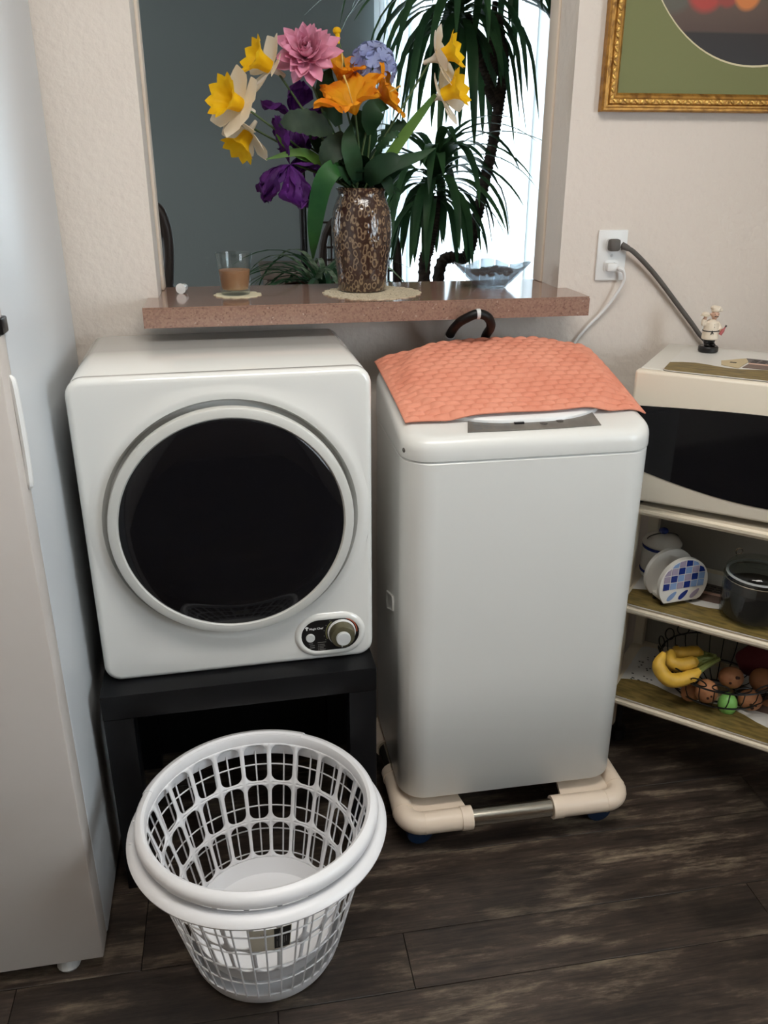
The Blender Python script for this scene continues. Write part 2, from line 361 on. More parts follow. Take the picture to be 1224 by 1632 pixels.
def petal(bm, o, d, n, L, W, bend=.6, cup=.2, ruf=0, pw=.6, nx=6, ny=7, ph=0, tip=1.6, rf=7):
    """petal from o along d, curling toward n by bend radians, cupped across, optional ruffled rim"""
    o, d = V(o), V(d).normalized(); n = V(n); n = (n-d*n.dot(d)).normalized(); s = d.cross(n); p = o.copy(); rows = []
    for j in range(ny+1):
        t = j/ny; a = bend*t; dd = d*math.cos(a)+n*math.sin(a); nn = n*math.cos(a)-d*math.sin(a)
        if j: p = p+dd*(L/ny)
        wd = W*.5*(math.sin(PI*min(1, t**pw*.5+.0))**.9 if t < .62 else 1)*(1 if t < .62 else max(0, 1-((t-.62)/.38)**tip))
        wd = max(wd, W*.03); row = []
        for i in range(nx+1):
            x = i/nx*2-1
            q = p+s*(x*wd)+nn*(cup*wd*x*x)
            if ruf: q = q+nn*(ruf*W*t*math.sin(rf*x+9*t+ph)*(abs(x)*.7+.3))+dd*(ruf*W*.5*t*math.sin(rf*1.6*x+ph))
            row.append(bm.verts.new(q))
        rows.append(row)
    for a, b in zip(rows, rows[1:]):
        for i in range(nx): bm.faces.new((a[i], a[i+1], b[i+1], b[i]))
    return bm
def rrpt(th, hw, hd, r):
    """point on a rounded rectangle (half sizes hw, hd, corner r) seen from its centre at angle th"""
    c, s = math.cos(th), math.sin(th)
    t = min(hw/abs(c) if abs(c) > 1e-9 else 1e9, hd/abs(s) if abs(s) > 1e-9 else 1e9)
    x, y = c*t, s*t
    if abs(x) > hw-r and abs(y) > hd-r and r > 0:
        cx, cy = math.copysign(hw-r, x), math.copysign(hd-r, y)
        bq = c*cx+s*cy; cc = cx*cx+cy*cy-r*r; disc = bq*bq-cc
        if disc > 0: t = bq+math.sqrt(disc); x, y = c*t, s*t
    return x, y
def rrang(hw, hd, r, m=10, k=8):
    """angles that resolve the corners"""
    A = []
    for sx, sy in ((1, 1), (-1, 1), (-1, -1), (1, -1)):
        for i in range(m+1):
            f = i/m*PI/2; a0 = {(1, 1): 0, (-1, 1): PI/2, (-1, -1): PI, (1, -1): 1.5*PI}[(sx, sy)]+f
            A.append(math.atan2(sy*(hd-r)+r*math.sin(a0), sx*(hw-r)+r*math.cos(a0)) % (2*PI))
    A += [2*PI*i/(k*4) for i in range(k*4)]
    A = sorted(set(round(a, 5) for a in A)); return A
def prism(bm, poly, z0, z1, ax=2):
    """extrude a 2-D outline between z0 and z1 along axis ax (2: xy plane, 1: xz plane)"""
    def P(p, z): return (p[0], p[1], z) if ax == 2 else (p[0], z, p[1])
    loft(bm, [[P(p, z0) for p in poly], [P(p, z1) for p in poly]]); return bm
def arc(cx, cy, r, a0, a1, n):
    return [(cx+r*math.cos(a0+(a1-a0)*i/n), cy+r*math.sin(a0+(a1-a0)*i/n)) for i in range(n+1)]
def rrpoly(x0, x1, y0, y1, r, n=6):
    return arc(x1-r, y1-r, r, 0, PI/2, n)+arc(x0+r, y1-r, r, PI/2, PI, n)+arc(x0+r, y0+r, r, PI, 1.5*PI, n)+arc(x1-r, y0+r, r, 1.5*PI, 2*PI, n)

# ---------------------------------------------------------------- room shell
WY, WB = .4046, .547                    # front and back face of the pass-through wall
XL, XR, ZS, ZT = .1264, .9609, 1.0763, 2.08
X0, X1, Y0, ZC = -.80, 2.0, -3.3, 2.45
bm = B()
box(bm, -3.0, XL, WY, WB, -.06, ZC); box(bm, XR, 3.4, WY, WB, -.06, ZC)
box(bm, XL, XR, WY, WB, -.06, ZS-.0376); box(bm, XL, XR, WY, WB, ZT, ZC)
struct('wall_back', bm, m_wall)
# jamb liners (thin plaster returns, set a little proud like the photo's inner strips)
struct('trim_1', bx(XL-.0005, XL+.006, WB-.045, WB+.004, ZS+.0005, ZT, bev=.002), m_jamb)
struct('trim_2', bx(XR-.006, XR+.0005, WB-.045, WB+.004, ZS+.0005, ZT, bev=.002), m_jamb)
struct('wall_left', bx(X0-.1, X0, Y0, WY, -.06, ZC), m_wall)
bm = B(); box(bm, X1, X1+.1, Y0, -2.0, 0, ZC); box(bm, X1, X1+.1, -.9, WY, 0, ZC); box(bm, X1, X1+.1, -2.0, -.9, 0, .85); box(bm, X1, X1+.1, -2.0, -.9, 1.85, ZC)
struct('wall_right', bm, m_wall)
fr = struct('window_2', bx(X1+.03, X1+.06, -2.0, -1.96, .85, 1.85), m_white2)
for a in ((-.94, -.9, .85, 1.85), (-1.96, -.94, .85, .89), (-1.96, -.94, 1.81, 1.85), (-1.47, -1.43, .89, 1.81)):
    obj('window_frame', bx(X1+.03, X1+.06, *a), m_white2, fr)
obj('pane', bx(X1+.043, X1+.047, -1.96, -.94, .89, 1.81), m_pane, fr)
struct('wall_front', bx(X0-.1, X1+.1, Y0-.1, Y0, -.06, ZC), M('dark_rear_wall', (128, 108, 90), .6))  # unseen rear wall, plain brown, darkened to cut fill light on the fronts
struct('ceiling', bx(-3.0, 3.4, Y0-.1, 3.3, ZC, ZC+.1), m_ceil)
# floor: a slab with separate vinyl planks laid along x
fl = struct('floor', bx(X0-.1, X1+.1, Y0, WY, -.06, -.004), M('floor_joint', (20, 17, 15), .8))
random.seed(5)
def plank(x0, x1, y0, y1):
    bm = B(); box(bm, -(x1-x0)/2+.0007, (x1-x0)/2-.0007, -(y1-y0)/2+.0007, (y1-y0)/2-.0007, -.005, 0, bev=.0006, seg=1)
    o = obj('plank', bm, m_floor, fl); o.location = ((x0+x1)/2, (y0+y1)/2, 0)
    return o
# two plank widths, as laid in the room: (back edge, front edge, joints)
for y1, y0, c in ((WY-.001, .243, (.2, 1.05)), (.243, .063, (-.05, .9)), (.063, -.055, (-.25, .42, 1.372)), (-.055, -.236, (.035, 1.72)),
                  (-.236, -.354, (-.175, .508, 1.205)), (-.354, -.534, (.27, 1.45)), (-.534, -.652, (-.2, .85))):
    xs = (X0,)+tuple(c)+(X1,)
    for a, b2 in zip(xs, xs[1:]): plank(a, b2, y0, y1)
y, k = -.652, 0
while y > Y0+.05:
    c = random.uniform(-.3, 1.4); y0 = max(y-(.18 if k % 2 == 0 else .118), Y0)
    plank(X0, c, y0, y); plank(c, X1, y0, y); y = y0; k += 1
# far room
FY = 3.0
struct('floor_far', bx(-3.0, 3.4, WB, FY+.2, -.06, 0), m_carpet)
bm = B(); DX0, DX1, DZ = .985, 1.815, 2.12
box(bm, -3.0, DX0, FY, FY+.12, 0, ZC); box(bm, DX1, 3.4, FY, FY+.12, 0, ZC); box(bm, DX0, DX1, FY, FY+.12, DZ, ZC)
struct('wall_far', bm, m_grey)
struct('wall_far_left', bx(-3.1, -3.0, WB, FY+.12, 0, ZC), m_grey)
struct('wall_far_right', bx(3.4, 3.5, WB, FY+.12, 0, ZC), m_grey)
g = struct('window_1', bx(DX0, DX0+.04, FY+.03, FY+.09, 0, DZ), m_white2)
for a in ((DX1-.04, DX1, 0, DZ), (DX0+.04, DX1-.04, DZ-.04, DZ), (DX0+.04, DX1-.04, 0, .05), (1.375, 1.42, .05, DZ-.04)):
    obj('window_frame', bx(a[0], a[1], FY+.03, FY+.09, a[2], a[3]), m_white2, g)
for a, b2 in ((DX0+.04, 1.375), (1.42, DX1-.04)):
    obj('pane', bx(a, b2, FY+.057, FY+.063, .05, DZ-.04), m_pane, g)
# vertical blinds
bl = thing('vertical_blind', 'white vertical slat blind glowing in front of the far glass door', 'blind', (1.41, FY-.06, 0))
obj('headrail', bx(DX0-.01, DX1+.01, FY-.09, FY-.03, DZ+.0, DZ+.05, bev=.004), m_white2, bl, world=True)
def slat(x, ang):
    bm = B(); n = 4; wd = .089; pts = []
    for z in (.03, DZ):
        pts.append([V(((i/n-.5)*wd, .006*(1-(2*i/n-1)**2), z)) for i in range(n+1)])
    loft(bm, pts, closed=False)
    o = obj('slat', bm, m_slat, bl); o.rotation_euler = (0, 0, ang); o.location = (x-1.41, 0, 0)
for k in range(9): slat(DX0+.022+.0165*k, math.radians(68))
for k in range(9): slat(DX0+.185+.077*k, math.radians(24))

# ceiling lamp (gives the warm top light)
cl = thing('ceiling_lamp', 'rectangular ceiling light panel above the laundry machines', 'lamp', (.55, -.74, ZC))
obj('lamp_frame', bx(-.02, 1.12, -.97, -.51, 2.39, ZC, bev=.006), m_white2, cl, world=True)
obj('diffuser', bx(.0, 1.10, -.95, -.53, 2.365, 2.389), m_lamp, cl, world=True)
# ---------------------------------------------------------------- ledge
bm = prism(B(), [(.106, .2746), (.981, .2746), (.981, WY-.0005), (XR-.001, WY-.0005), (XR-.001, .552), (XL+.001, .552), (XL+.001, WY-.0005), (.106, WY-.0005)], ZS-.0376, ZS)
bmesh.ops.bevel(bm, geom=[e for e in bm.edges if abs(e.verts[0].co.z-ZS) < 1e-4 and abs(e.verts[1].co.z-ZS) < 1e-4 and max(e.verts[0].co.y, e.verts[1].co.y) < .28], offset=.003, segments=2, affect='EDGES')
solo('stone_ledge', bm, m_granite, 'polished pinkish brown speckled stone ledge in the wall opening', 'ledge', (.54, .40, ZS-.0376))

# ---------------------------------------------------------------- refrigerator
fx = -.027
fr = thing('refrigerator', 'tall white refrigerator at the left edge beside the dryer', 'refrigerator', (fx, -.223, 0), .012)
obj('body', bx(-.62, 0, .057, .583, .022, 1.72, bev=.006), m_fridge, fr)
ld = obj('lower_door', bx(-.62, 0, 0, .052, .030, 1.118, bev=.0028), m_fridge_warm, fr)
obj('upper_door', bx(-.62, 0, 0, .052, 1.128, 1.72, bev=.0028), m_fridge_warm, fr)
obj('gasket', bx(-.612, -.006, .05, .059, .03, 1.71), m_lightgrey, fr)
bm = tube(B(), spline([(.001, .036, 1.065), (.004, .036, 1.05), (.005, .036, .98), (.004, .036, .915), (.001, .036, .902)], 4), [.002, .003, .004, .005]+[.005]*9+[.005, .004, .003, .002], 6)
obj('handle_grip', bm, m_white2, ld)
obj('hinge_cover', bx(-.03, .004, .03, .06, 1.119, 1.14, bev=.002), m_black, fr, label='dark hinge between the two doors')
for x, yy in ((-.065, .024), (-.555, .024), (-.06, .55), (-.56, .55)):
    obj('foot', lathe(B(), [(.018, 0), (.021, .006), (.018, .016), (.012, .0295)], 16, (x, yy, 0)), m_lightgrey, fr)

# ---------------------------------------------------------------- black table and dryer
tb = thing('side_table', 'square black laminate side table under the dryer', 'table', (-.006, -.045, 0), .028)
obj('tabletop', bx(0, .5, 0, .41, .40, .45, bev=.0015), m_blackwood, tb)
for x, yy in ((0, 0), (.447, 0), (0, .357), (.447, .357)):
    obj('leg', bx(x+.0005, x+.0525, yy+.001, yy+.053, 0, .3995, bev=.0015), m_blackwood, tb)

obj('back_panel', bx(.054, .446, .385, .402, .02, .399), m_blackwood, tb)  # added black board closing off the dark space under the tabletop
DW, DD, DH, DR = .495, .366, .561, .012
dr = thing('clothes_dryer', 'white front loading clothes dryer with round dark glass door, on black table', 'dryer', (0, 0, .4502), .02858)
cx, cz, rh = .2495, .300, .2145
A = rrang(DW/2, DH/2, .03, 8, 30)
def ringR(ins, y):   # outline of the body, inset by ins, at depth y; angles taken about the door centre
    out = []
    for a in A:
        x, z = rrpt(a, DW/2-ins, DH/2-ins, max(.008, .03-ins)); out.append((DW/2+x, y, DH/2+z))
    return out
def ringC(r, y): return [(cx+r*math.cos(a), y, cz+r*math.sin(a)) for a in A]
rings = [ringC(rh-.02, .022), ringC(rh-.004, .020), ringC(rh, .012), ringC(rh+.004, -.001), ringC(rh+.010, -.0035), ringC(rh+.018, -.003), ringC(rh+.026, 0)]
c1, c2 = ringC(rh+.026, 0), ringR(DR, 0)
# blend circle into the rounded outline, keeping the panel between them flat
rings += [[tuple(V(p).lerp(V(q), .5)) for p, q in zip(c1, c2)]]
rings += [ringR(DR*(1-math.sin(f)), DR*(1-math.cos(f))) for f in [PI/2*k/6 for k in range(7)]]
rings += [ringR(0, .022), ringR(.0015, .0235), ringR(.004, .0235)]
bm = B(); loft(bm, rings, True, True, True); obj('front_panel', bm, m_white, dr, ang=50)
bm = B(); loft(bm, [ringR(.004, .0240), ringR(.0012, .0248), ringR(.0005, .026), ringR(.0005, DD-.006), ringR(.006, DD)]); obj('cabinet', bm, m_white, dr, ang=50)
bm = B()
loft(bm, [ringC(r, y) for r, y in ((.150, .0), (.205, .006), (.2085, -.004), (.2085, -.0185), (.2078, -.0212), (.2058, -.0225), (.193, -.0225), (.1905, -.019), (.150, -.017))], True, False, False)
obj('door_ring', bm, m_ring, dr)
bm = B()
loft(bm, [ringC(r, y) for r, y in ((.1903, -.016), (.1903, -.0195), (.187, -.0215), (.15, -.0235), (.1, -.0250), (.05, -.0258), (.006, -.026))], True, True, True)
obj('door_glass', bm, m_blackglass, dr)
# control pill
def pill(x0, x1, z0, z1, n=14):
    r = (z1-z0)/2; return arc(x1-r, z0+r, r, -PI/2, PI/2, n)+arc(x0+r, z0+r, r, PI/2, 1.5*PI, n)
tilt = .0
px0, px1, pz0, pz1 = .353, .472, .0185, .094
bm = B(); rr = []
for ins, yy in ((-.009, .002), (-.006, -.002), (-.002, -.0045), (.002, -.005), (.0048, -.0035), (.0055, .001)):
    rr.append([(p[0], yy, p[1]) for p in pill(px0+ins, px1-ins, pz0+ins, pz1-ins)])
loft(bm, rr, True, False, False); obj('control_rim', bm, m_white, dr)
pnl = obj('control_panel', prism(B(), pill(px0+.005, px1-.005, pz0+.005, pz1-.005), .001, -.0035, 1), m_black, dr)
def disc(cx, cz, prof, n=32):
    bm = B(); loft(bm, [[(cx+r*math.cos(2*PI*i/n), y, cz+r*math.sin(2*PI*i/n)) for i in range(n)] for r, y in prof], True, True, True); return bm
kx, kz = .4335, .0605
obj('dial_skirt', disc(kx, kz, ((.0265, -.003), (.0265, -.008), (.0255, -.009))), m_white2, dr)
obj('knob', disc(kx, kz, ((.0245, -.0085), (.0245, -.012), (.022, -.024), (.0205, -.025))), m_olive, dr, label='olive grey knob')
obj('knob_cap', disc(kx, kz-.001, ((.0135, -.0245), (.0135, -.0305), (.0125, -.0315))), m_lightgrey, dr)
obj('knob_pointer', bx(kx-.0035, kx-.0012, -.027, -.0245, kz-.020, kz-.012), m_lightgrey, dr)
obj('start_button', disc(.3745, .0535, ((.0085, -.003), (.0085, -.006), (.0075, -.007))), m_lightgrey, dr)
def arcstrip(cx, cz, r0, r1, a0, a1, y, n=14):
    bm = B(); loft(bm, [[(cx+r*math.cos(a0+(a1-a0)*i/n), y, cz+r*math.sin(a0+(a1-a0)*i/n)) for i in range(n+1)] for r in (r0, r1)], closed=False); return bm
for nm, c, a0, a1 in (('cool_scale', (90, 120, 120), 75, 100), ('warm_scale', (196, 96, 66), -5, 72), ('timer_scale', (150, 150, 100), 128, 205)):
    obj(nm, arcstrip(kx, kz, .0285, .0300, math.radians(a0), math.radians(a1), -.0038), M(nm+'_print', c, .5), dr)
bm = B()
for a in (130, 150, 170, 190, 205, 35, 20, 5, -10): 
    f = math.radians(a); x, z = kx+.0333*math.cos(f), kz+.0333*math.sin(f); box(bm, x-.0007, x+.0007, -.0039, -.0036, z-.0007, z+.0007)
obj('scale_ticks', bm, m_greyink, dr)['kind'] = 'stuff'
bm = B()
for x0, z0, wd in ((.371, .0405, .008), (.373, .0362, .009), (.373, .0318, .009), (.388, .0418, .016), (.391, .0372, .010), (.391, .0335, .011), (.391, .0298, .008), (.391, .0262, .012)):
    box(bm, x0, x0+wd, -.0039, -.0036, z0-.0005, z0+.0005)
for z0 in (.0372, .0335, .0298, .0262): box(bm, .3885, .3896, -.0039, -.0036, z0-.0006, z0+.0006)
obj('panel_marks', bm, m_greyink, dr)
def lettering(txt, size, loc, rot, mat, parent):
    c = bpy.data.curves.new('lettering', 'FONT'); c.body = txt; c.size = size; c.extrude = .0001; c.offset = .00008
    t = bpy.data.objects.new('lettering_curve', c); COL.objects.link(t)
    me = bpy.data.meshes.new_from_object(t.evaluated_get(bpy.context.evaluated_depsgraph_get())); bpy.data.objects.remove(t)
    me.materials.clear(); me.materials.append(mat)
    o = bpy.data.objects.new('lettering', me); COL.objects.link(o); o.parent = parent; o.location = loc; o.rotation_euler = rot; return o
lettering('Magic Chef', .0058, (.3728, -.0038, .0702), (PI/2, 0, 0), m_white2, dr)
bm = B()   # little chef-hat emblem before the name
for x, z, r in ((.3665, .0752, .0015), (.3684, .0759, .0017), (.3703, .0752, .0015)): ball(bm, (x, -.0036, z), r, 1, .2, 1, 8, 6)
box(bm, .3672, .3696, -.0039, -.0036, .0698, .0746)
obj('emblem', bm, m_white2, dr)

# ---------------------------------------------------------------- washing machine
wx0, wx1, wy0, wy1 = .546, 1.010, -.022, .325
wcx, wcy, whw, whd = (wx0+wx1)/2, (wy0+wy1)/2, (wx1-wx0)/2, (wy1-wy0)/2
wm = thing('washing_machine', 'white top loading washing machine on a beige wheeled stand', 'washing machine', (wcx, wcy, .09))
def ztop(x, y): return .8905+.19*max(0, y)+.0*x
def dome(x, y):
    f = max(0, 1-abs((x-.80)/.26)**2.6); t = min(1, max(0, (y-.02)/.24)); return .026*f*t*t*(3-2*t)
WA = rrang(whw, whd, .055, 10, 10)
def wr(ins, z, r=.055):
    out = []
    for a in WA:
        x, y = rrpt(a, whw-ins, whd-ins, max(.01, r-ins))
        Y = wcy+y; X = wcx+x
        out.append((X, Y, z(X, Y) if callable(z) else z))
    return out
bm = B(); loft(bm, [wr(.012, .1145), wr(.003, .116), wr(.0, .120), wr(0, .4), wr(0, .843), wr(.003, .8465)]); obj('cabinet', bm, m_washer, wm, world=True)
R = .024
rings = [wr(.004, .8455), wr(.002, .847), wr(-.001, .8485), wr(-.0015, .852)]
for k in range(0, 7):
    f = PI/2*k/6; rings.append(wr(R*(1-math.cos(f))-.001, lambda X, Y, f=f: ztop(X, Y)-R*(1-math.sin(f))))
rings += [wr(.05, ztop), wr(.09, ztop), wr(.14, ztop)]
bm = B(); loft(bm, rings); obj('top_cover', bm, m_washer, wm, world=True)
# lid with a bowed front edge, just showing under the towel
bm = B(); rr = []
LA = [2*PI*i/72 for i in range(72)]
def lidring(s, dz):
    out = []
    for a in LA:
        c, q = math.cos(a), math.sin(a); x = .782+s*.185*math.copysign(abs(c)**.75, c); y = .172+s*.147*math.copysign(abs(q)**.85, q)
        out.append((x, y, ztop(x, y)+dz))
    return out
loft(bm, [lidring(1, -.001), lidring(1.0, .006), lidring(.985, .0085), lidring(.9, .0095), lidring(.4, .011), lidring(.05, .0115)])
obj('lid', bm, m_white2, wm, world=True)
pq = [(.661, .001), (.742, -.001), (.825, -.001), (.908, .003), (.912, .088), (.684, .088)]
bm = B(); loft(bm, [[(x, y, ztop(x, y)+.0003) for x, y in pq], [(x, y, ztop(x, y)+.0016) for x, y in pq]])
cp = obj('control_panel', bm, m_panel, wm, world=True)
bm = B(); box(bm, .752, .770, .020, .034, ztop(0, .02)+.001, ztop(0, .034)+.0022); obj('display', bm, m_black, cp)
for x, y in ((.806, .02), (.838, .026), (.808, .045)):
    obj('button', lathe(B(), [(.007, 0), (.007, .0016), (.005, .002)], 16, (x, y, ztop(x, y)+.0008)), m_rubber, cp)
bm = B()
for i in range(3):
    for j in range(5): x, y = .677+.018*i, .010+.007*j; box(bm, x, x+.013, y, y+.0012, ztop(x, y)+.0012, ztop(x, y)+.0019)
for j in range(4): x, y = .732, .010+.008*j; box(bm, x, x+.010, y, y+.0016, ztop(x, y)+.0012, ztop(x, y)+.0019)
obj('panel_marks', bm, M('pale_blue_print', (96, 112, 122), .6), cp)
# carrying recess on the left flank: a raised lip round a sunken grip
hp = [(.085, .535), (.145, .515), (.150, .490), (.140, .478), (.082, .505), (.079, .525)]
def grip(ins, x): 
    cy_, cz_ = .114, .508
    return [(x, cy_+(y-cy_)*ins, cz_+(z-cz_)*ins) for y, z in hp]
bm = B(); loft(bm, [grip(1.12, wx0+.001), grip(1.05, wx0-.003), grip(.92, wx0-.003), grip(.84, wx0-.0006)], True, False, True)
obj('carry_grip', bm, m_washer, wm, world=True)
obj('screw', disc(0, 0, ((.005, 0), (.005, -.002), (.003, -.003)), 12), m_rubber, wm).matrix_parent_inverse = Matrix.Translation(-wm.location) @ Matrix.Translation((wx0-.0005+.006, .012, .862)) @ Matrix.Rotation(-PI/2+.35, 4, 'Z')
for x, y in ((.612, .04), (.945, .04), (.612, .262), (.945, .262)):
    obj('foot', lathe(B(), [(.018, .0905), (.02, .094), (.02, .106), (.014, .108), (.014, .117)], 18, (x, y, 0)), m_lightgrey, wm, world=True)

# stand with casters
st = thing('appliance_stand', 'beige plastic and chrome tube stand on blue casters under the washing machine', 'stand', (.78, .13, 0))
tz, tr_ = .079, .0225; ax0, ax1, ay0, ay1 = .552, 1.016, -.050, .30
def elbow(cxx, cyy, sx, sy, la, lb):
    R_ = .036; pts = [(cxx+sx*la, cyy, tz)]+[(cxx+sx*R_-sx*R_*math.sin(f), cyy+sy*R_-sy*R_*math.cos(f), tz) for f in [PI/2*k/7 for k in range(8)]]+[(cxx, cyy+sy*lb, tz)]
    return tube(B(), pts, tr_, 16)
for cxx, cyy, sx, sy, la, lb in ((ax0, ay0, 1, 1, .135, .165), (ax1, ay0, -1, 1, .155, .165), (ax0, ay1, 1, -1, .135, .10), (ax1, ay1, -1, -1, .155, .10)):
    eb = obj('corner_tube', elbow(cxx, cyy, sx, sy, la, lb), m_beige, st, world=True)
    o = obj('collar', tube(B(), [(cxx+sx*(la-.022), cyy, tz), (cxx+sx*(la+.001), cyy, tz)], tr_+.0018, 16), m_beige, eb)
    o = obj('collar', tube(B(), [(cxx, cyy+sy*(lb-.022), tz), (cxx, cyy+sy*(lb+.001), tz)], tr_+.0018, 16), m_beige, eb)
    for q in (.036,):
        obj('seam_ring', tube(B(), [(cxx+sx*q, cyy, tz), (cxx+sx*(q+.002), cyy, tz)], tr_+.0008, 16), m_beige, eb)
        obj('seam_ring', tube(B(), [(cxx, cyy+sy*q, tz), (cxx, cyy+sy*(q+.002), tz)], tr_+.0008, 16), m_beige, eb)
    poly = [(cxx, cyy), (cxx+sx*.130, cyy+sy*.014), (cxx+sx*.112, cyy+sy*.112), (cxx+sx*.014, cyy+sy*.135)]
    obj('corner_plate', prism(B(), poly, .080, .0898), m_beige, eb)
    bm = disc(0, 0, ((.026, -.012), (.028, -.009), (.028, .009), (.026, .012)), 20)
    wheel = obj('caster', bm, m_blue, st); wheel.matrix_parent_inverse = Matrix.Translation(-st.location) @ Matrix.Translation((cxx+sx*.034, cyy+sy*.036, .0285))
    obj('caster_fork', bx(cxx+sx*.034-.016, cxx+sx*.034+.016, cyy+sy*.036-.012, cyy+sy*.036+.012, .0575, .080, bev=.003), m_blue, st, world=True)
for p, q in (((ax0+.13, ay0), (ax1-.15, ay0)), ((ax0+.13, ay1), (ax1-.15, ay1)), ((ax0, ay0+.16), (ax0, ay1-.095)), ((ax1, ay0+.16), (ax1, ay1-.095))):
    obj('chrome_tube', tube(B(), [(*p, tz), (*q, tz)], .0185, 16), m_chrome, st, world=True)

# towel over the lid
bm = B(); nx, ny = 170, 180; rows = []
def ss(t): t = min(1, max(0, t)); return t*t*(3-2*t)
for j in range(ny+1):
    v = j/ny; row = []
    for i in range(nx+1):
        u = i/nx
        x = .558-.010*v+(.457+.010*v)*u; y = .040+.012*u-.010*math.sin(PI*u)+(.323-.05)*v
        if v > .6: x += (.785-x)*.06*ss((v-.6)/.4)*0
        ex = max(0, x-.975)/.04; el = max(0, .572-x)/.03; eb = max(0, y-.295)/.03; wv = 0
        sd = (abs((x-.782)/.185)**2.6+abs((y-.172)/.147)**2.4)**(1/2.5)
        z = ztop(x, y)+.0050+dome(x, y)+.0105*ss((1.16-sd)/.18)
        z -= .016*ex*ex*.8+.008*el*el
        z -= .010*eb*eb*.5
        r_ = int(v*18); uu = u*17+(.5 if r_ % 2 else 0)
        bmp = (abs(math.sin(PI*uu))*abs(math.sin(PI*v*18)))**.7
        edge = min(u, 1-u, v, 1-v); z += .0040*bmp*ss(edge/.03)+.0008*math.sin(19*u+5*v)
        row.append(bm.verts.new((x, y, z)))
    rows.append(row)
for a, b2 in zip(rows, rows[1:]):
    for i in range(nx): bm.faces.new((a[i], a[i+1], b2[i+1], b2[i]))
o = solo('towel', bm, m_coral, 'coral orange quilted towel draped over the washing machine lid', 'towel', (.78, .18, .9), ang=80)
md = o.modifiers.new('thickness', 'SOLIDIFY'); md.thickness = .003; md.offset = 1

# black hose behind the washer
hs = thing('inlet_hose', 'black rubber hose looping up behind the washing machine below the ledge', 'hose', (.707, .345, .93))
pts = spline([(.708, .352, .80), (.708, .350, .93), (.708, .338, .99), (.709, .280, 1.028), (.722, .254, 1.045), (.742, .250, 1.0525), (.763, .254, 1.045), (.778, .278, 1.022), (.784, .338, .985), (.786, .350, .93), (.786, .352, .80)], 6)
obj('hose', tube(B(), pts, .0092, 12), m_hose, hs, world=True)
obj('clip', tube(B(), [pts[29], pts[30], pts[31]], .0104, 12), m_lightgrey, hs, world=True)
obj('coupling', tube(B(), pts[9:14], .0112, 12), m_lightgrey, hs, world=True)

# ---------------------------------------------------------------- two nested laundry baskets
BX, BY = .2584, -.2122
def cone_pt(a, r, z): return (BX+r*math.cos(a), BY+r*math.sin(a), z)
# outer basket: thin grid
ob = thing('laundry_basket', 'outer white plastic laundry basket with thin square grid, nested under the other', 'laundry basket', (BX, BY, 0), group=None)
zb, zr = .004, .284
def rad_o(z): return .128+(.196-.128)*(z/zr)
NB = 44
bm = B()
for k in range(NB):
    a = 2*PI*k/NB; tube(bm, [cone_pt(a, rad_o(z), z) for z in (.028, .16, zr)], .0017, 5)
obj('grid_bar', bm, m_basket, ob, world=True)['kind'] = 'stuff'
for z in (.075, .122, .169, .216, .252):
    obj('grid_ring', tube(B(), [cone_pt(2*PI*i/88, rad_o(z), z) for i in range(88)], .0014, 5, closed=True), m_basket, ob, world=True)
bm = lathe(B(), [(.118, .0), (.126, .003), (rad_o(.02), .018), (rad_o(.032), .032), (rad_o(.032)-.003, .032), (rad_o(.02)-.003, .018), (.12, .006)], 96, (BX, BY, 0), True, True)
obj('base', bm, m_basket, ob, world=True)
def grips(a):
    # two hand grips: the rim swells on opposite sides
    return .0
bm = lathe(B(), [(.1935, .282), (.1965, .270), (.206, .268), (.214, .274), (.2185, .2765), (.2195, .280), (.2165, .2855), (.209, .290), (.1995, .292), (.1945, .290)], 120, (BX, BY, 0), False, False)
R0 = bm.verts[:120] if False else None
bm.verts.ensure_lookup_table()
v = bm.verts; n = 120; m_ = len(v)//n
for i in range(n): bm.faces.new((v[i], v[(i+1) % n], v[(m_-1)*n+(i+1) % n], v[(m_-1)*n+i]))
rim_o = obj('rim', bm, m_basket, ob, world=True)
for a in (172, 186):
    f = math.radians(a); c = cone_pt(f, .211, .2895); bm = B(); ball(bm, c, .0035, 1, 1, .6, 8, 6); obj('moulded_stud', bm, m_basket, rim_o)

# inner basket: broad web with rounded windows
ib = thing('laundry_basket', 'inner white plastic laundry basket with rounded windows, standing inside the other', 'laundry basket', (BX, BY, .042), group=None)
z0i, z1i = .046, .318
def rad_i(z): return .119+(.190-.119)*((z-z0i)/(z1i-z0i))
def window_wall(rows, ncol, off=0):
    bm = B()
    for (za, zb2, wz) in rows:
        for c in range(ncol):
            a0, a1 = 2*PI*c/ncol, 2*PI*(c+1)/ncol; am, ah = (a0+a1)/2, (a1-a0)/2
            zc, zh = (za+zb2)/2, (zb2-za)/2
            hw, hh = ah*.84, zh*wz
            rcz = .014; rca = rcz/rad_i(zc); pts_o, pts_i = [], []
            N_ = 6
            for sx, sz in ((1, 1), (-1, 1), (-1, -1), (1, -1)):
                for k in range(N_+1):
                    f = k/N_*PI/2
                    if (sx*sz) < 0: f = PI/2-f
                    ia, iz = sx*(hw-rca+rca*math.cos(f)), sz*(hh-rcz+rcz*math.sin(f)); pts_i.append((ia, iz))
                    t = min(ah/abs(ia) if abs(ia) > 1e-9 else 9e9, zh/abs(iz) if abs(iz) > 1e-9 else 9e9)
                    pts_o.append((ia*t, iz*t))
                    if k == N_//2: pts_o[-1] = (sx*ah, sz*zh)
            loft(bm, [[cone_pt(am+p, rad_i(zc+q), zc+q) for p, q in pp] for pp in (pts_o, pts_i)], True, False, False)
    bmesh.ops.remove_doubles(bm, verts=bm.verts[:], dist=.0004); return bm
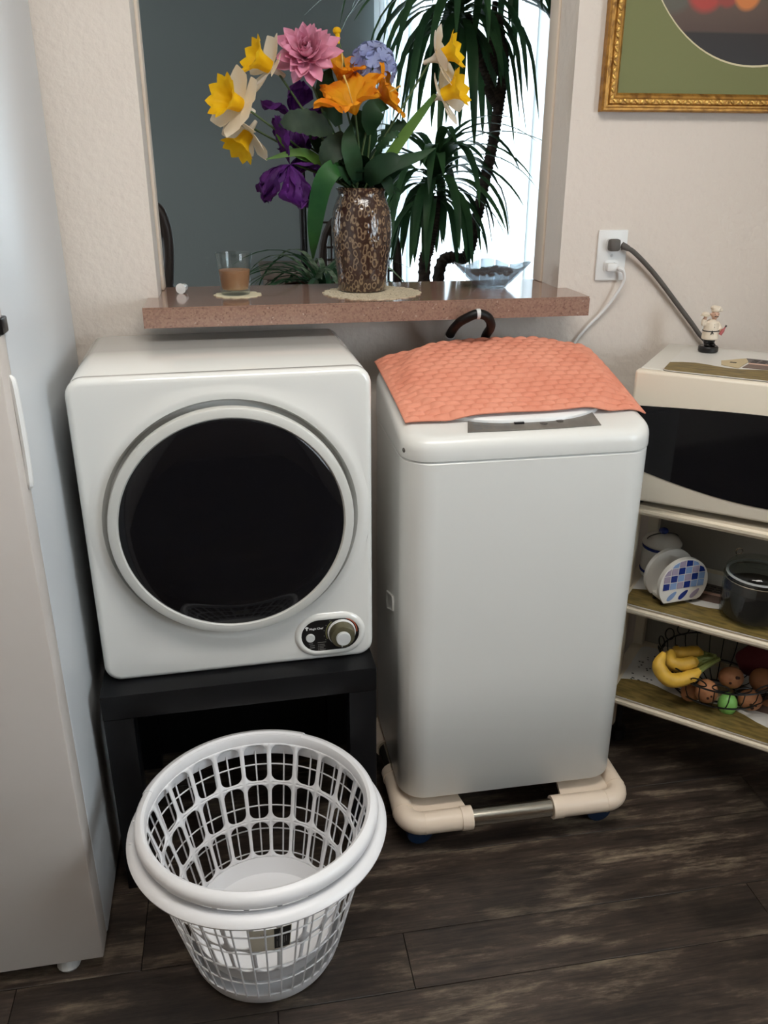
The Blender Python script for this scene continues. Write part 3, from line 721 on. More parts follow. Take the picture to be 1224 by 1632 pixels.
o = obj('window_wall', window_wall([(.078, .152, .90), (.152, .226, .90), (.226, .303, .90)], 22), m_basket, ib, world=True, ang=60)
md = o.modifiers.new('thickness', 'SOLIDIFY'); md.thickness = .0024; md.offset = 0
bm = lathe(B(), [(.108, .042), (.118, .046), (rad_i(.08), .0785), (rad_i(.08)-.0025, .0785), (.1155, .049), (.108, .0465)], 96, (BX, BY, 0), True, True)
obj('base', bm, m_basket, ib, world=True)
bm = lathe(B(), [(rad_i(.303)-.0012, .302), (rad_i(.303)+.0012, .302), (.1885, .306), (.1895, .301), (.1955, .3), (.2025, .302), (.204, .307), (.2035, .316), (.199, .3215), (.192, .3235), (.187, .321), (.1845, .315)], 120, (BX, BY, 0), False, False)
bm.verts.ensure_lookup_table(); v = bm.verts; n = 120; m_ = len(v)//n
for i in range(n): bm.faces.new((v[i], v[(i+1) % n], v[(m_-1)*n+(i+1) % n], v[(m_-1)*n+i]))
obj('rim', bm, m_basket, ib, world=True)
# hand grips: the rim is thicker on two opposite arcs
for c0, hwid in ((-68, 66), (112, 50)):
    bm = B(); prof = [(.1995, .3015), (.2045, .303), (.2058, .309), (.2052, .3172), (.200, .3232), (.192, .3252), (.1875, .3225), (.19, .312)]
    rings = [[cone_pt(math.radians(c0-hwid+2*hwid*i/48), r, z) for r, z in prof] for i in range(49)]
    loft(bm, rings, True); obj('hand_grip', bm, m_basket, ib, world=True)
def sticker(a0, a1, za, zb2, mat, nm, dr_=.0022, lab=None):
    bm = B(); loft(bm, [[cone_pt(math.radians(a0+(a1-a0)*i/6), rad_i(z)+dr_, z) for i in range(7)] for z in (za, zb2)], closed=False)
    return obj(nm, bm, mat, ib, world=True, label=lab)
# paper label fixed to the front of the inner wall
st_ = sticker(-99, -75, .150, .214, m_paper, 'paper_label', lab='cream paper label with black block')
bm = B(); loft(bm, [[cone_pt(math.radians(a), rad_i(z)+.0026, z) for a in (-85, -82, -79, -75.5)] for z in (.153, .213)], closed=False); obj('black_block', bm, m_ink, st_)
bm = B()
for a, za, zb2 in ((-83.6, .158, .176), (-83.6, .182, .196), (-79.2, .165, .186), (-78.0, .168, .186), (-82.2, .158, .205)):
    loft(bm, [[cone_pt(math.radians(q), rad_i(z)+.003, z) for q in (a, a+.35)] for z in (za, zb2)], closed=False)
for a in (-92.5, -91, -89.5):
    loft(bm, [[cone_pt(math.radians(q), rad_i(z)+.003, z) for q in (a, a+.25)] for z in (.192, .203)], closed=False)
obj('label_marks', bm, m_greyink, st_)

# ---------------------------------------------------------------- wall outlet, plugs and cords
oz, ox = 1.142, 1.0745
ol = thing('wall_outlet', 'white double wall outlet plate on the wall right of the ledge', 'outlet', (ox, WY, oz))
obj('plate', bx(ox-.033, ox+.033, WY-.006, WY+.0, oz-.052, oz+.052, bev=.0025), m_white2, ol, world=True)
for dz in (.0225, -.0225):
    s = obj('socket', prism(B(), rrpoly(ox-.016, ox+.016, oz+dz-.0135, oz+dz+.0135, .008), WY-.0078, WY-.005, 1), m_white2, ol, world=True)
    bm = B(); box(bm, ox-.0075, ox-.0055, WY-.0084, WY-.0074, oz+dz, oz+dz+.007); box(bm, ox+.0055, ox+.0075, WY-.0084, WY-.0074, oz+dz, oz+dz+.008); obj('slot', bm, m_ink, s)
obj('screw', disc(ox, oz, ((.003, WY-.006), (.003, WY-.0068), (.002, WY-.0072)), 10), m_lightgrey, ol, world=True)
gc = thing('power_cord', 'thick grey power cord and plug running from the outlet down behind the microwave', 'cord', (ox, .39, oz+.0225))
pts = spline([(ox+.012, .383, oz+.021), (ox+.022, .381, oz+.018), (1.12, .383, 1.147), (1.170, .386, 1.104), (1.228, .388, 1.044), (1.292, .388, .975), (1.325, .388, .93), (1.33, .388, .80)], 6)
obj('cord', tube(B(), pts, .0052, 10), m_rubber, gc, world=True)
bm = bx(ox-.014, ox+.010, .378, WY-.0082, oz+.0225-.0125, oz+.0225+.012, bev=.005); obj('plug', bm, m_rubber, gc, world=True)
obj('strain_relief', tube(B(), pts[1:9], [.0085, .0085, .008, .0076, .0072, .0068, .0064, .006], 10), m_rubber, gc, world=True)
wc = thing('power_cord', 'thin white power cord and plug running from the outlet down behind the washing machine', 'cord', (ox, .39, oz-.0225))
pts = spline([(ox+.008, .384, oz-.0245), (ox+.021, .381, oz-.030), (ox+.026, .383, oz-.052), (1.085, .39, 1.055), (1.062, .395, 1.022), (1.03, .397, .988), (1.006, .397, .955), (.99, .397, .90), (.985, .397, .80)], 6)
obj('cord', tube(B(), pts, .0032, 8), m_white2, wc, world=True)
obj('plug', bx(ox-.013, ox+.010, .384, WY-.0082, oz-.0225-.009, oz-.0225+.008, bev=.003), m_white2, wc, world=True)
obj('strain_relief', tube(B(), pts[1:8], [.0055, .0055, .0052, .005, .0046, .0042, .0036], 8), m_white2, wc, world=True)

# ---------------------------------------------------------------- framed picture
PX0, PX1, PZ0, PZ1 = 1.0165, 1.6515, 1.419, 2.185
pcx, pcz = (PX0+PX1)/2, (PZ0+PZ1)/2
pf = thing('framed_picture', 'gilt framed still life with green oval mat on the wall above the outlet', 'picture', (pcx, WY, PZ0))
prof = [(0, 0), (0, .016), (.003, .021), (.0065, .021), (.0085, .017), (.012, .017), (.0145, .021), (.0225, .021), (.025, .016), (.029, .015), (.031, .013), (.034, .010), (.034, .004)]   # inset, height off the wall
def rail(side):
    bm = B(); rings = []
    for e_ in (0, 1):
        ring = []
        for ins, h in prof:
            x0, x1, z0, z1 = PX0+ins, PX1-ins, PZ0+ins, PZ1-ins
            p = {'b': ((x0, z0), (x1, z0)), 't': ((x0, z1), (x1, z1)), 'l': ((x0, z0), (x0, z1)), 'r': ((x1, z0), (x1, z1))}[side][e_]
            ring.append((p[0], WY-.001-h, p[1]))
        rings.append(ring)
    loft(bm, rings, True); return bm
for sd in 'btlr':
    r_ = obj('frame_rail', rail(sd), m_gold, pf, world=True, ang=25)
    bm = B()   # carved leaf running along the rail
    hor = sd in 'bt'; n = 52 if hor else 62
    for i in range(n):
        t = (i+.5)/n; ins = .0185
        if hor: p = (PX0+.02+(PX1-PX0-.04)*t, WY-.0225, (PZ0+ins) if sd == 'b' else (PZ1-ins))
        else: p = ((PX0+ins) if sd == 'l' else (PX1-ins), WY-.0225, PZ0+.02+(PZ1-PZ0-.04)*t)
        leaf_v = bmesh.ops.create_uvsphere(bm, u_segments=8, v_segments=5, radius=.0052)['verts']
        ang = (.6 if i % 2 else -.6)+(0 if hor else PI/2)
        for q in leaf_v:
            x, z = q.co.x*1.15, q.co.z*.62; q.co = V((x*math.cos(ang)-z*math.sin(ang)+p[0], q.co.y*.45+p[1], x*math.sin(ang)+z*math.cos(ang)+p[2]))
    obj('carved_band', bm, m_gold2, r_)
ozc, oa, obb = 1.80, .272, .30
OA = rrang((PX1-PX0)/2-.03, (PZ1-PZ0)/2-.03, 0, 4, 24)
def oring(a_, b_, y): return [(1.334+a_*math.cos(t), y, pcz+b_*math.sin(t)) for t in OA]
obb = pcz-1.502; oa = .272
def orect(y): return [(pcx+rrpt(t, (PX1-PX0)/2-.031, (PZ1-PZ0)/2-.031, 0)[0], y, pcz+rrpt(t, (PX1-PX0)/2-.031, (PZ1-PZ0)/2-.031, 0)[1]) for t in OA]
bm = B(); loft(bm, [orect(WY-.006), orect(WY-.0085), oring(oa, obb, WY-.0085), oring(oa-.0002, obb-.0002, WY-.007)], True, False, False)
obj('mat_board', bm, m_mat, pf, world=True)
bm = B(); loft(bm, [oring(oa-.0002, obb-.0002, WY-.0086), oring(oa-.004, obb-.004, WY-.0058), oring(oa-.004, obb-.004, WY-.005)], True, False, False)
obj('mat_edge', bm, m_matcore, pf, world=True)
o = obj('print', bx(-.30, .30, -.0015, .0015, -.36, .36), m_paint, pf); o.location = (1.334-pcx, -.0035, pcz-PZ0)

# ---------------------------------------------------------------- things on the ledge
def doily(c, rx, ry, mat, label, wavy, n=120, hole=True):
    bm = B(); rings = []
    for k, (s, z) in enumerate(((.02, .0012), (.5, .0012), (.86, .0013), (.93, .0016), (1.0, .0016), (1.0, .0002))):
        rings.append([(c[0]+rx*s*(1+(wavy[1]*abs(math.sin(wavy[0]*PI*i/n)) if k > 2 else 0))*math.cos(2*PI*i/n), c[1]+ry*s*(1+(wavy[1]*abs(math.sin(wavy[0]*PI*i/n)) if k > 2 else 0))*math.sin(2*PI*i/n), ZS+z) for i in range(n)])
    loft(bm, rings); return solo('doily', bm, mat, label, 'doily', (c[0], c[1], ZS))
VX, VY = .541, .432
doily((.556, .398), .096, .093, m_doily, 'large beige crocheted doily under the brown vase', (22, .07))
doily((.283, .413), .043, .043, m_doily2, 'small pale yellow scalloped doily under the glass tumbler', (13, .13), 130)
ZV = ZS+.0021
vs = thing('vase', 'glossy brown glazed vase with beige loop pattern holding artificial flowers', 'vase', (VX, VY, ZV))
prof = [(.030, 0), (.0475, .001), (.0500, .004), (.0515, .03), (.0575, .075), (.0615, .11), (.0615, .135), (.0575, .160), (.0505, .178), (.0465, .186), (.0475, .193), (.0515, .199), (.0500, .2005), (.0445, .193), (.043, .186), (.046, .175), (.05, .15)]
obj('body', lathe(B(), prof, 56, (0, 0, 0), True, False), m_vase, vs)
# tumbler
GX, GY = .279, .413; GZ = ZS+.0021
gl = thing('glass_tumbler', 'clear glass tumbler half full of milky brown coffee on a small doily', 'glass', (GX, GY, GZ))
obj('tumbler', lathe(B(), [(.001, .0), (.0268, .0), (.0285, .002), (.0365, .080), (.0362, .0812), (.0350, .080), (.0272, .012), (.0255, .0095), (.001, .0095)], 48, (0, 0, 0), True, True), m_glass, gl)
obj('coffee', lathe(B(), [(.001, .0105), (.0252, .0105), (.0268, .0135), (.0310, .0475), (.0295, .0482), (.001, .0478)], 48), m_coffee, gl, label='milky brown coffee')
# small plastic cap lying at the left end
cp = thing('plastic_cap', 'small clear white plastic cap lying at the left end of the ledge', 'cap', (.172, .462, ZS+.0102))
def capdisc(prof): 
    bm = B(); n = 20; loft(bm, [[(r*math.cos(2*PI*i/n), y, r*math.sin(2*PI*i/n)) for i in range(n)] for r, y in prof]); return bm
for nm, pr in (('flange', ((.0105, -.014), (.0105, -.011), (.0098, -.010))), ('barrel', ((.0075, -.011), (.0075, .012), (.006, .014))), ('inner_disc', ((.0042, -.0150), (.0040, -.0136)))):
    obj(nm, capdisc(pr), m_white2 if nm != 'barrel' else m_lightgrey, cp)
cp.rotation_euler = (0, 0, -.25)
# square wavy glass bowl with blue stones
GBX, GBY = .822, .435
gb = thing('glass_bowl', 'wavy square textured glass bowl of blue stones at the right end of the ledge', 'bowl', (GBX, GBY, ZS))
def bowl_ring(r, z, sq, lift):
    out = []
    for i in range(64):
        a = 2*PI*i/64; k = 1+sq*(math.cos(4*(a+.1)))
        out.append((r*k*math.cos(a), r*k*math.sin(a)*.86, z+lift*math.cos(4*(a+.1))))
    return out
bm = B(); loft(bm, [bowl_ring(*q) for q in ((.002, .001, 0, 0), (.028, .0005, 0, 0), (.032, .003, .01, 0), (.052, .022, .05, .001), (.074, .046, .11, .005), (.0755, .0475, .11, .005), (.074, .0485, .11, .005), (.050, .0245, .05, .001), (.030, .0062, .01, 0), (.002, .0045, 0, 0))])
obj('bowl', bm, m_bowl, gb)
random.seed(3); k = 0
stone_me = None; spots = [(0, 0)]+[(.019*math.cos(2*PI*i/6), .017*math.sin(2*PI*i/6)) for i in range(6)]+[(.038*math.cos(2*PI*(i+.5)/12), .032*math.sin(2*PI*(i+.5)/12)) for i in range(12)]
for i, (x, y) in enumerate(spots):
    if stone_me is None: stone_me = mesh('glass_stone', ball(B(), (0, 0, 0), .0085, 1, .95, .55, 12, 8), m_stone)
    o = bpy.data.objects.new('glass_stone', stone_me); COL.objects.link(o)
    d = math.hypot(x, y); o.location = (GBX+x, GBY+y*.95, ZS+.0305+random.uniform(0, .005)+(0 if d > .03 else .004)); o.rotation_euler = (random.uniform(-.4, .4), random.uniform(-.4, .4), random.uniform(0, 6))
    s_ = random.uniform(.9, 1.15); o.scale = (s_, s_, s_); tag(o, 'dark blue glass pebble heaped in the textured glass bowl', 'pebble', 'blue glass pebbles in the glass bowl')

# ---------------------------------------------------------------- artificial bouquet
MOUTH = V((VX, VY, ZV+.188))
random.seed(21)
def stem_to(p, root, mat=m_stem, r=.0022, sag=.02, side=None):
    a = MOUTH+V((random.uniform(-.022, .022), random.uniform(-.018, .018), -.03)); p = V(p)
    mid = a.lerp(p, .5)+V((0, 0, sag))
    path = spline([a, a+V((0, 0, .03))+(p-a)*.08, mid, p], 5)
    obj('stem', tube(B(), path, r, 6), mat, root, world=True)
    for k in range(2):   # two leaves on the lower stem
        q = path[4+2*k]; h = V((random.uniform(-1, 1), random.uniform(-1, .6), random.uniform(.3, 1.1))).normalized(); L_ = random.uniform(.07, .10)
        pts_ = [q+h*(L_*t)+V((0, 0, -.035*t*t)) for t in (0, .18, .36, .54, .72, .88, 1)]
        obj('leaf', ribbon(B(), pts_, [.002, .010, .016, .0175, .014, .008, .001], (0, -.3, 1), .2), m_leafd, root, world=True, ang=89)
def froot(name, label, cat='flower', group=None): return thing(name, label, cat, MOUTH-V((0, 0, .02)), group=group)
def basis(d, roll=0):
    d = V(d).normalized(); a, b = frame_of(d); return d, a*math.cos(roll)+b*math.sin(roll), b*math.cos(roll)-a*math.sin(roll)
def daffodil(c, d, label, s=1, roll=0, bud=False):
    c = V(c); r_ = froot('daffodil', label); d, a, b = basis(d, roll)
    stem_to(c-d*.012*s, r_, m_stem)
    for k in range(6):
        f = 2*PI*k/6+.2; u = a*math.cos(f)+b*math.sin(f)
        obj('petal', petal(B(), c+u*.004*s, (u*1.0+d*(.12 if k % 2 else -.05)), d, .051*s, .043*s, bend=.35+.35*random.random(), cup=.12, pw=.8, ph=k), m_dafw, r_, world=True)
    obj('flower_tube', tube(B(), [c-d*.026*s, c-d*.008*s, c+d*.002*s], [.0035*s, .0055*s, .0115*s], 10), m_dafw, r_, world=True)
    bm = B(); rings = []; n = 36
    for j, (rr_, h) in enumerate(((.010, 0), (.0115, .010), (.0125, .020), (.0165, .028), (.024, .0355), (.0300, .0385))):
        rings.append([c+d*(h*s+(.003*s*math.sin(9*2*PI*i/n) if j == 5 else 0))+(a*math.cos(2*PI*i/n)+b*math.sin(2*PI*i/n))*(rr_*s*(1+(.10 if j > 3 else .04 if j > 1 else 0)*math.sin(9*2*PI*i/n))) for i in range(n)])
    loft(bm, rings, True, True, False); obj('trumpet', bm, m_dafy, r_, world=True)
    return r_
def lily(c, d, label, s=1, roll=0, op=1.0):
    c = V(c); r_ = froot('lily', label); d, a, b = basis(d, roll); stem_to(c-d*.035*s, r_)
    for k in range(6):
        f = 2*PI*k/6; u = a*math.cos(f)+b*math.sin(f)
        obj('petal', petal(B(), c-d*.035*s, d*1.1+u*.55*op, u, .078*s, .047*s, bend=1.15*op, cup=-.22, ruf=.13, pw=.75, nx=8, ny=9, ph=k*1.7, tip=1.5), m_orange, r_, world=True)
    obj('pistil', tube(B(), [c-d*.03*s, c+d*.012*s, c+d*.03*s+a*.004], [.0012, .0014, .0022], 6), m_pistil, r_, world=True)
    return r_
def iris(c, label, s=1, dirs=(), d=(0, -.4, .6)):
    c = V(c); r_ = froot('iris', label); stem_to(c+V((.01, 0, .0)), r_)
    for k, (u, bend) in enumerate(dirs):
        obj('petal', petal(B(), c, u, (0, 0, -1) if bend > 0 else (0, 0, 1), .070*s, .060*s, bend=abs(bend), cup=.15, ruf=.17, pw=.9, nx=14, ny=12, ph=k*2, tip=3.0, rf=13), m_purple, r_, world=True)
    return r_
# daffodils
daffodil(at(384, 168, .40), (-.72, -.55, .30), 'cream daffodil with yellow trumpet at far left, largest of the daffodils', 1.25, .3)
daffodil(at(432, 108, .42), (-.80, -.28, .42), 'daffodil touching the pink dahlia on its left, trumpet raised', 1.15, .9)
daffodil(at(396, 212, .44), (-.50, -.35, -.66), 'drooping daffodil lowest on the left, under the largest one', 1.1, .1)
daffodil(at(697, 92, .44), (.80, -.40, .28), 'daffodil turned away at right, the upper of the right pair', 1.1, .5)
daffodil(at(704, 152, .45), (.74, -.48, .30), 'daffodil turned right, the lower of the right pair over the blinds', 1.15, .2)
# dahlia
dc = at(489, 88, .41); r_ = froot('dahlia', 'big pink many petalled dahlia at the top of the bouquet'); stem_to(dc-V((0, -.02, .02)), r_)
d, a, b = basis((-.12, -.85, .40), 0)
for L_, n_, el, W_ in ((.060, 10, -.25, .028), (.058, 11, .05, .027), (.054, 12, .34, .025), (.050, 12, .62, .022), (.045, 11, .9, .020), (.04, 9, 1.15, .018), (.034, 7, 1.38, .016)):
    for k in range(n_):
        f = 2*PI*(k+.5*random.random())/n_+el*3; u = a*math.cos(f)+b*math.sin(f); v_ = u*math.cos(el)+d*math.sin(el)
        obj('petal', petal(B(), dc+u*.004, v_, d if el < .9 else -u, L_*random.uniform(.82, 1.12), W_*random.uniform(.85, 1.15), bend=random.uniform(.2, .8), cup=.45, pw=.75, nx=4, ny=5), m_pink, r_, world=True)
# lilies
lily(at(558, 150, .37), (-.30, -.42, .85), 'bright orange lily open at the front centre of the bouquet', 1.15, .25, .9)
lily(at(545, 108, .43), (.10, -.35, .85), 'orange lily standing upright right of the pink dahlia', .82, .7, .75)
lily(at(618, 148, .42), (.75, -.25, .35), 'orange lily facing right below the pale blue hydrangea', .92, .1, .8)
for px, py, mt, lb in ((537, 49, m_dafy, 'small yellow bud poking out right of the pink dahlia top'), (461, 54, m_pistil, 'small pale yellow bud poking out left of the pink dahlia top')):
    c = at(px, py, .45); r_ = froot('flower_bud', lb); stem_to(c, r_, m_stem, .0016)
    obj('bud', ball(B(), c, .0075, 1.1, 1, .9, 10, 7), mt, r_, world=True); obj('bud_neck', tube(B(), [c, c+(MOUTH-c).normalized()*.022], [.006, .002], 8), mt, r_, world=True)
# hydrangea
hc = at(594, 108, .45); r_ = froot('hydrangea', 'pale blue hydrangea head between the orange lilies'); stem_to(hc, r_)
for k in range(30):
    z = 1-1.5*(k+.5)/30; f = k*2.399; q = math.sqrt(max(0, 1-z*z)); n_ = V((q*math.cos(f), q*math.sin(f), z)); p = hc+n_*.041; n_, a, b = basis(n_, k)
    bm = B()
    for i in range(4):
        u = a*math.cos(i*PI/2)+b*math.sin(i*PI/2); petal(bm, p, u, n_, .017, .018, bend=.3, cup=.1, pw=.9, nx=3, ny=4, tip=3)
    obj('floret', bm, m_hyd, r_, world=True)
# irises
iris(at(462, 262, .40), 'ruffled purple iris hanging lowest on the left side of the bouquet', 1.2, (((-.75, -.35, .1), 1.6), ((.18, -.45, -.5), .6), ((-.45, -.1, .9), -.4), ((.5, .1, .2), 1.3), ((-.7, .3, .0), 1.2), ((-.75, -.2, -.35), .9), ((.3, -.2, -.3), .9)))
iris(at(468, 188, .46), 'ruffled purple iris half hidden behind the dark leaf and the daffodils', 1.0, (((-.5, -.2, .6), .9), ((.1, -.2, .9), .6), ((.6, 0, .5), .9), ((-.2, -.5, -.4), .7), ((.3, -.4, -.6), .5)))
iris(at(486, 235, .45), 'ruffled purple iris behind the crossing stems at bouquet centre left', .8, (((-.6, -.2, .3), 1.0), ((.3, -.2, .5), .9), ((-.3, -.4, -.5), .5)))
# leaf stalks of the bouquet
def bleaf(pix, widths, mat, label, nrm=(0, -1, .35), fold=.2, toothed=0):
    P = [at(*q) for q in pix]; pts = spline(P, 6); n = len(pts)
    def wd(t): 
        f = t*(len(widths)-1); i = min(int(f), len(widths)-2); return widths[i]+(widths[i+1]-widths[i])*(f-i)
    W_ = [wd(i/(n-1))*(1+(toothed*(1 if i % 2 else -1))) for i in range(n)]
    r_ = froot('leaf_spray', label, 'leaf')
    a = MOUTH+V((random.uniform(-.02, .02), random.uniform(-.015, .015), -.03))
    obj('leaf', ribbon(B(), pts, W_, nrm, fold), mat, r_, world=True); obj('stem', tube(B(), spline([a, a.lerp(pts[0], .5)+V((0, 0, .006)), pts[0]], 4), .002, 6), m_stem, r_, world=True)
bleaf([(530, 212, .39), (505, 200, .375), (470, 194, .365), (444, 200, .37)], [.004, .021, .024, .019, .002], m_leafg, 'broad dark grey green leaf pointing left above the purple iris', toothed=.06)
bleaf([(548, 212, .40), (535, 232, .38), (522, 250, .375), (514, 266, .38)], [.006, .022, .024, .016, .002], m_leafg, 'rounded dark leaf hanging over the vase neck on the left', toothed=.05)
bleaf([(560, 282, .41), (536, 268, .37), (515, 292, .36), (504, 340, .365), (500, 385, .39), (499, 412, .43)], [.010, .017, .0195, .018, .015, .008, .002], m_strap, 'long green strap leaf arching down left of the vase', fold=.12)
bleaf([(600, 282, .43), (622, 248, .42), (656, 200, .42), (694, 151, .42)], [.008, .0105, .0105, .009, .004], m_strapl, 'long light green strap leaf slanting up to the lower right daffodil', fold=.12)
bleaf([(588, 288, .42), (630, 262, .41), (665, 250, .41), (694, 236, .41)], [.006, .013, .012, .008, .001], m_leafd, 'dark pointed leaf reaching right above the small dracaena')
bleaf([(585, 292, .40), (600, 272, .37), (625, 255, .36), (640, 250, .36)], [.008, .022, .021, .012, .001], m_leafd, 'wide dark leaf leaning right over the vase mouth')
bleaf([(570, 290, .40), (562, 255, .37), (556, 225, .37), (560, 196, .39)], [.010, .018, .018, .012, .001], m_leafd, 'upright dark leaf at the centre front of the bouquet')
bleaf([(560, 292, .40), (545, 275, .375), (530, 283, .37), (524, 292, .37)], [.006, .011, .012, .009, .001], m_leafd, 'short curled leaf over the left lip of the vase')
bleaf([(600, 300, .41), (612, 285, .39), (620, 300, .385), (622, 316, .39)], [.006, .010, .012, .008, .001], m_leafd, 'short leaf drooping over the right lip of the vase')
bleaf([(540, 285, .41), (500, 252, .40), (475, 243, .39), (424, 254, .385)], [.006, .010, .009, .007, .001], m_strapl, 'narrow bright green leaf pointing left across the purple iris')
bleaf([(520, 262, .41), (480, 250, .40), (455, 232, .39), (440, 214, .39)], [.004, .006, .006, .005, .001], m_strapl, 'thin curling green leaf between daffodils and purple iris')
bleaf([(600, 240, .44), (618, 212, .44), (640, 200, .44), (662, 206, .45)], [.004, .010, .013, .009, .001], m_leafd, 'toothed dark leaf spreading right against the bright blinds', toothed=.25)
bleaf([(598, 250, .43), (612, 228, .42), (630, 214, .42), (646, 218, .43)], [.003, .007, .008, .006, .001], m_leafd, 'narrow toothed leaf just below the toothed dark leaf', toothed=.25)
bleaf([(590, 215, .42), (592, 190, .40), (600, 170, .40), (620, 172, .41)], [.006, .018, .022, .014, .001], m_leafd, 'dark leaf right under the orange lily that faces right')
bleaf([(540, 200, .44), (525, 160, .44), (520, 130, .44), (528, 108, .45)], [.008, .022, .024, .014, .001], m_leafd, 'dark leaf filling the gap below the pink dahlia')
bleaf([(575, 250, .44), (580, 215, .43), (572, 190, .43), (566, 176, .43)], [.012, .026, .026, .018, .004], m_leafd, 'broad dark leaf behind the front orange lily')
bleaf([(535, 250, .44), (515, 225, .43), (512, 200, .43), (518, 178, .43)], [.010, .024, .026, .016, .001], m_leafd, 'broad dark leaf behind the grey green leaves at centre left')
bleaf([(610, 290, .45), (625, 270, .44), (640, 262, .44), (662, 268, .45)], [.008, .016, .016, .010, .001], m_leafd, 'dark leaf low on the right behind the vase lip')

# ---------------------------------------------------------------- plants and furniture in the far room
def leafcurve(base, az, el, L, droop, n=9):
    pts = []; p = V(base); e_ = el; h = V((math.cos(az), math.sin(az), 0))
    for i in range(n+1):
        pts.append(p.copy()); p = p+(h*math.cos(e_)+V((0, 0, math.sin(e_))))*(L/n); e_ -= droop/n*(1.6-1.2*i/n)
        e_ = max(e_, -1.36)
    return pts
def dracaena(label, pathpix, crowns, lean=None, trunk_r=.0175, branches=()):
    P = [at(*q) for q in pathpix]; base = V((P[0].x, P[0].y, .62))
    stand_top = base.z
    r_ = thing('dracaena_plant', label, 'plant', (base.x, base.y, 0))
    obj('pot', lathe(B(), [(.09, 0), (.10, .003), (.135, .22), (.142, .225), (.142, .25), (.132, .25), (.128, .222), (.001, .215)], 32, (base.x, base.y, 0)), m_pot, r_, world=True)
    obj('soil', lathe(B(), [(.001, .2165), (.1275, .2235), (.125, .232), (.001, .236)], 24, (base.x, base.y, 0)), m_soil, r_, world=True)
    pts = spline([(base.x, base.y, .22), (base.x+.005, base.y, .6)]+P, 7)
    def bark(pts, r0, r1):
        bm = B(); n = len(pts); sub = []
        for i in range(n-1):
            for k in range(4): sub.append(pts[i].lerp(pts[i+1], k/4))
        rs = [(r0+(r1-r0)*i/len(sub))*(1.10 if i % 3 == 0 else .92) for i in range(len(sub))]
        return tube(bm, sub, rs, 10)
    tr0 = obj('trunk', bark(pts, trunk_r*1.05, trunk_r*.85), m_trunk, r_, world=True)
    for br in branches:
        obj('branch', bark(spline([at(*q) for q in br], 5), trunk_r*.7, trunk_r*.5), m_trunk, r_, world=True)
    for (c, n_, L, W_, up_, mat) in crowns:
        c = at(*c)
        for k in range(n_):
            az = k*2.399+random.uniform(-.3, .3); t = k/n_
            el = 1.25-1.5*t*up_+random.uniform(-.15, .15); Lk = L*random.uniform(.8, 1.08)*(.75+.25*math.sin(PI*min(1, t+.25)))
            pts_ = leafcurve(c+V((0, 0, .10*(1-t)-.05))+V((math.cos(az), math.sin(az), 0))*.012, az, el, Lk, random.uniform(1.1, 2.4))
            m = len(pts_); wd = [W_*(.6+.4*min(1, i/3))*(1-max(0, (i-4)/(m-4.9)))**.6 if i < m-1 else .0008 for i in range(m)]
            obj('leaf', ribbon(B(), pts_, [max(.0008, q) for q in wd], (0, 0, 1), .22), mat, r_, world=True, ang=89)
    return r_
random.seed(8)
dracaena('tall dracaena with dark scaly trunk and high drooping crown before the blinds', [(700, 432, 1.22), (742, 410, 1.22), (758, 355, 1.22), (772, 290, 1.22), (786, 225, 1.22), (795, 165, 1.22), (803, 100, 1.22), (790, 20, 1.22)],
         [((735, 5, 1.2), 80, .50, .0150, 1.05, m_drac), ((812, -75, 1.25), 46, .42, .0140, .9, m_drac)], branches=([(792, 160, 1.22), (776, 125, 1.215), (760, 80, 1.20), (745, 20, 1.2)], [(800, 120, 1.22), (788, 95, 1.235), (783, 60, 1.24), (790, 0, 1.25)], [(790, 165, 1.22), (779, 148, 1.2), (777, 138, 1.19)]))
dracaena('short dracaena with one spreading crown right behind the vase', [(676, 438, 1.05), (682, 400, 1.05), (690, 360, 1.05), (694, 310, 1.05)],
         [((694, 288, 1.05), 74, .34, .0135, 1.0, m_drac)], trunk_r=.018)
sp = thing('spider_plant', 'striped leaved spider plant arching left behind the vase and tumbler', 'plant', (.50, .86, 0))
obj('pot', lathe(B(), [(.075, .70), (.08, .703), (.105, .90), (.112, .905), (.112, .93), (.104, .93), (.10, .90), (.001, .895)], 28, (.50, .86, .10)), m_pot, sp, world=True)
obj('soil', lathe(B(), [(.001, .896), (.0995, .902), (.098, .915), (.001, .918)], 24, (.50, .86, .10)), m_soil, sp, world=True)
for k in range(46):
    az = PI*.95+random.uniform(-1.0, 1.0) if k < 16 else k*2.399; L = random.uniform(.26, .38)
    pts_ = leafcurve((.50+random.uniform(-.02, .02), .86+random.uniform(-.02, .02), 1.0), az, random.uniform(.75, 1.35), L, random.uniform(1.5, 2.7), 9)
    obj('leaf', ribbon(B(), pts_, [.0035, .006, .0072, .0072, .007, .0065, .0058, .0046, .003, .0008], (0, 0, 1), .25), m_variegated if k % 4 == 3 else m_spider, sp, world=True, ang=89)
ps = thing('plant_stand', 'black metal plant stand with a tall pole behind the bouquet', 'stand', (.50, .86, 0))
q = at(486, 440, .98)
obj('pole', tube(B(), [(q.x, .98, .0), (q.x, .98, 1.45)], .0095, 10), m_blackmetal, ps, world=True)
obj('shelf', bx(.37, .63, .73, 1.0, .78, .7995, bev=.003), m_blackmetal, ps, world=True)
for x, y in ((.38, .74), (.62, .74), (.62, .985)): obj('leg', tube(B(), [(x, y, 0), (x, y, .78)], .008, 8), m_blackmetal, ps, world=True)
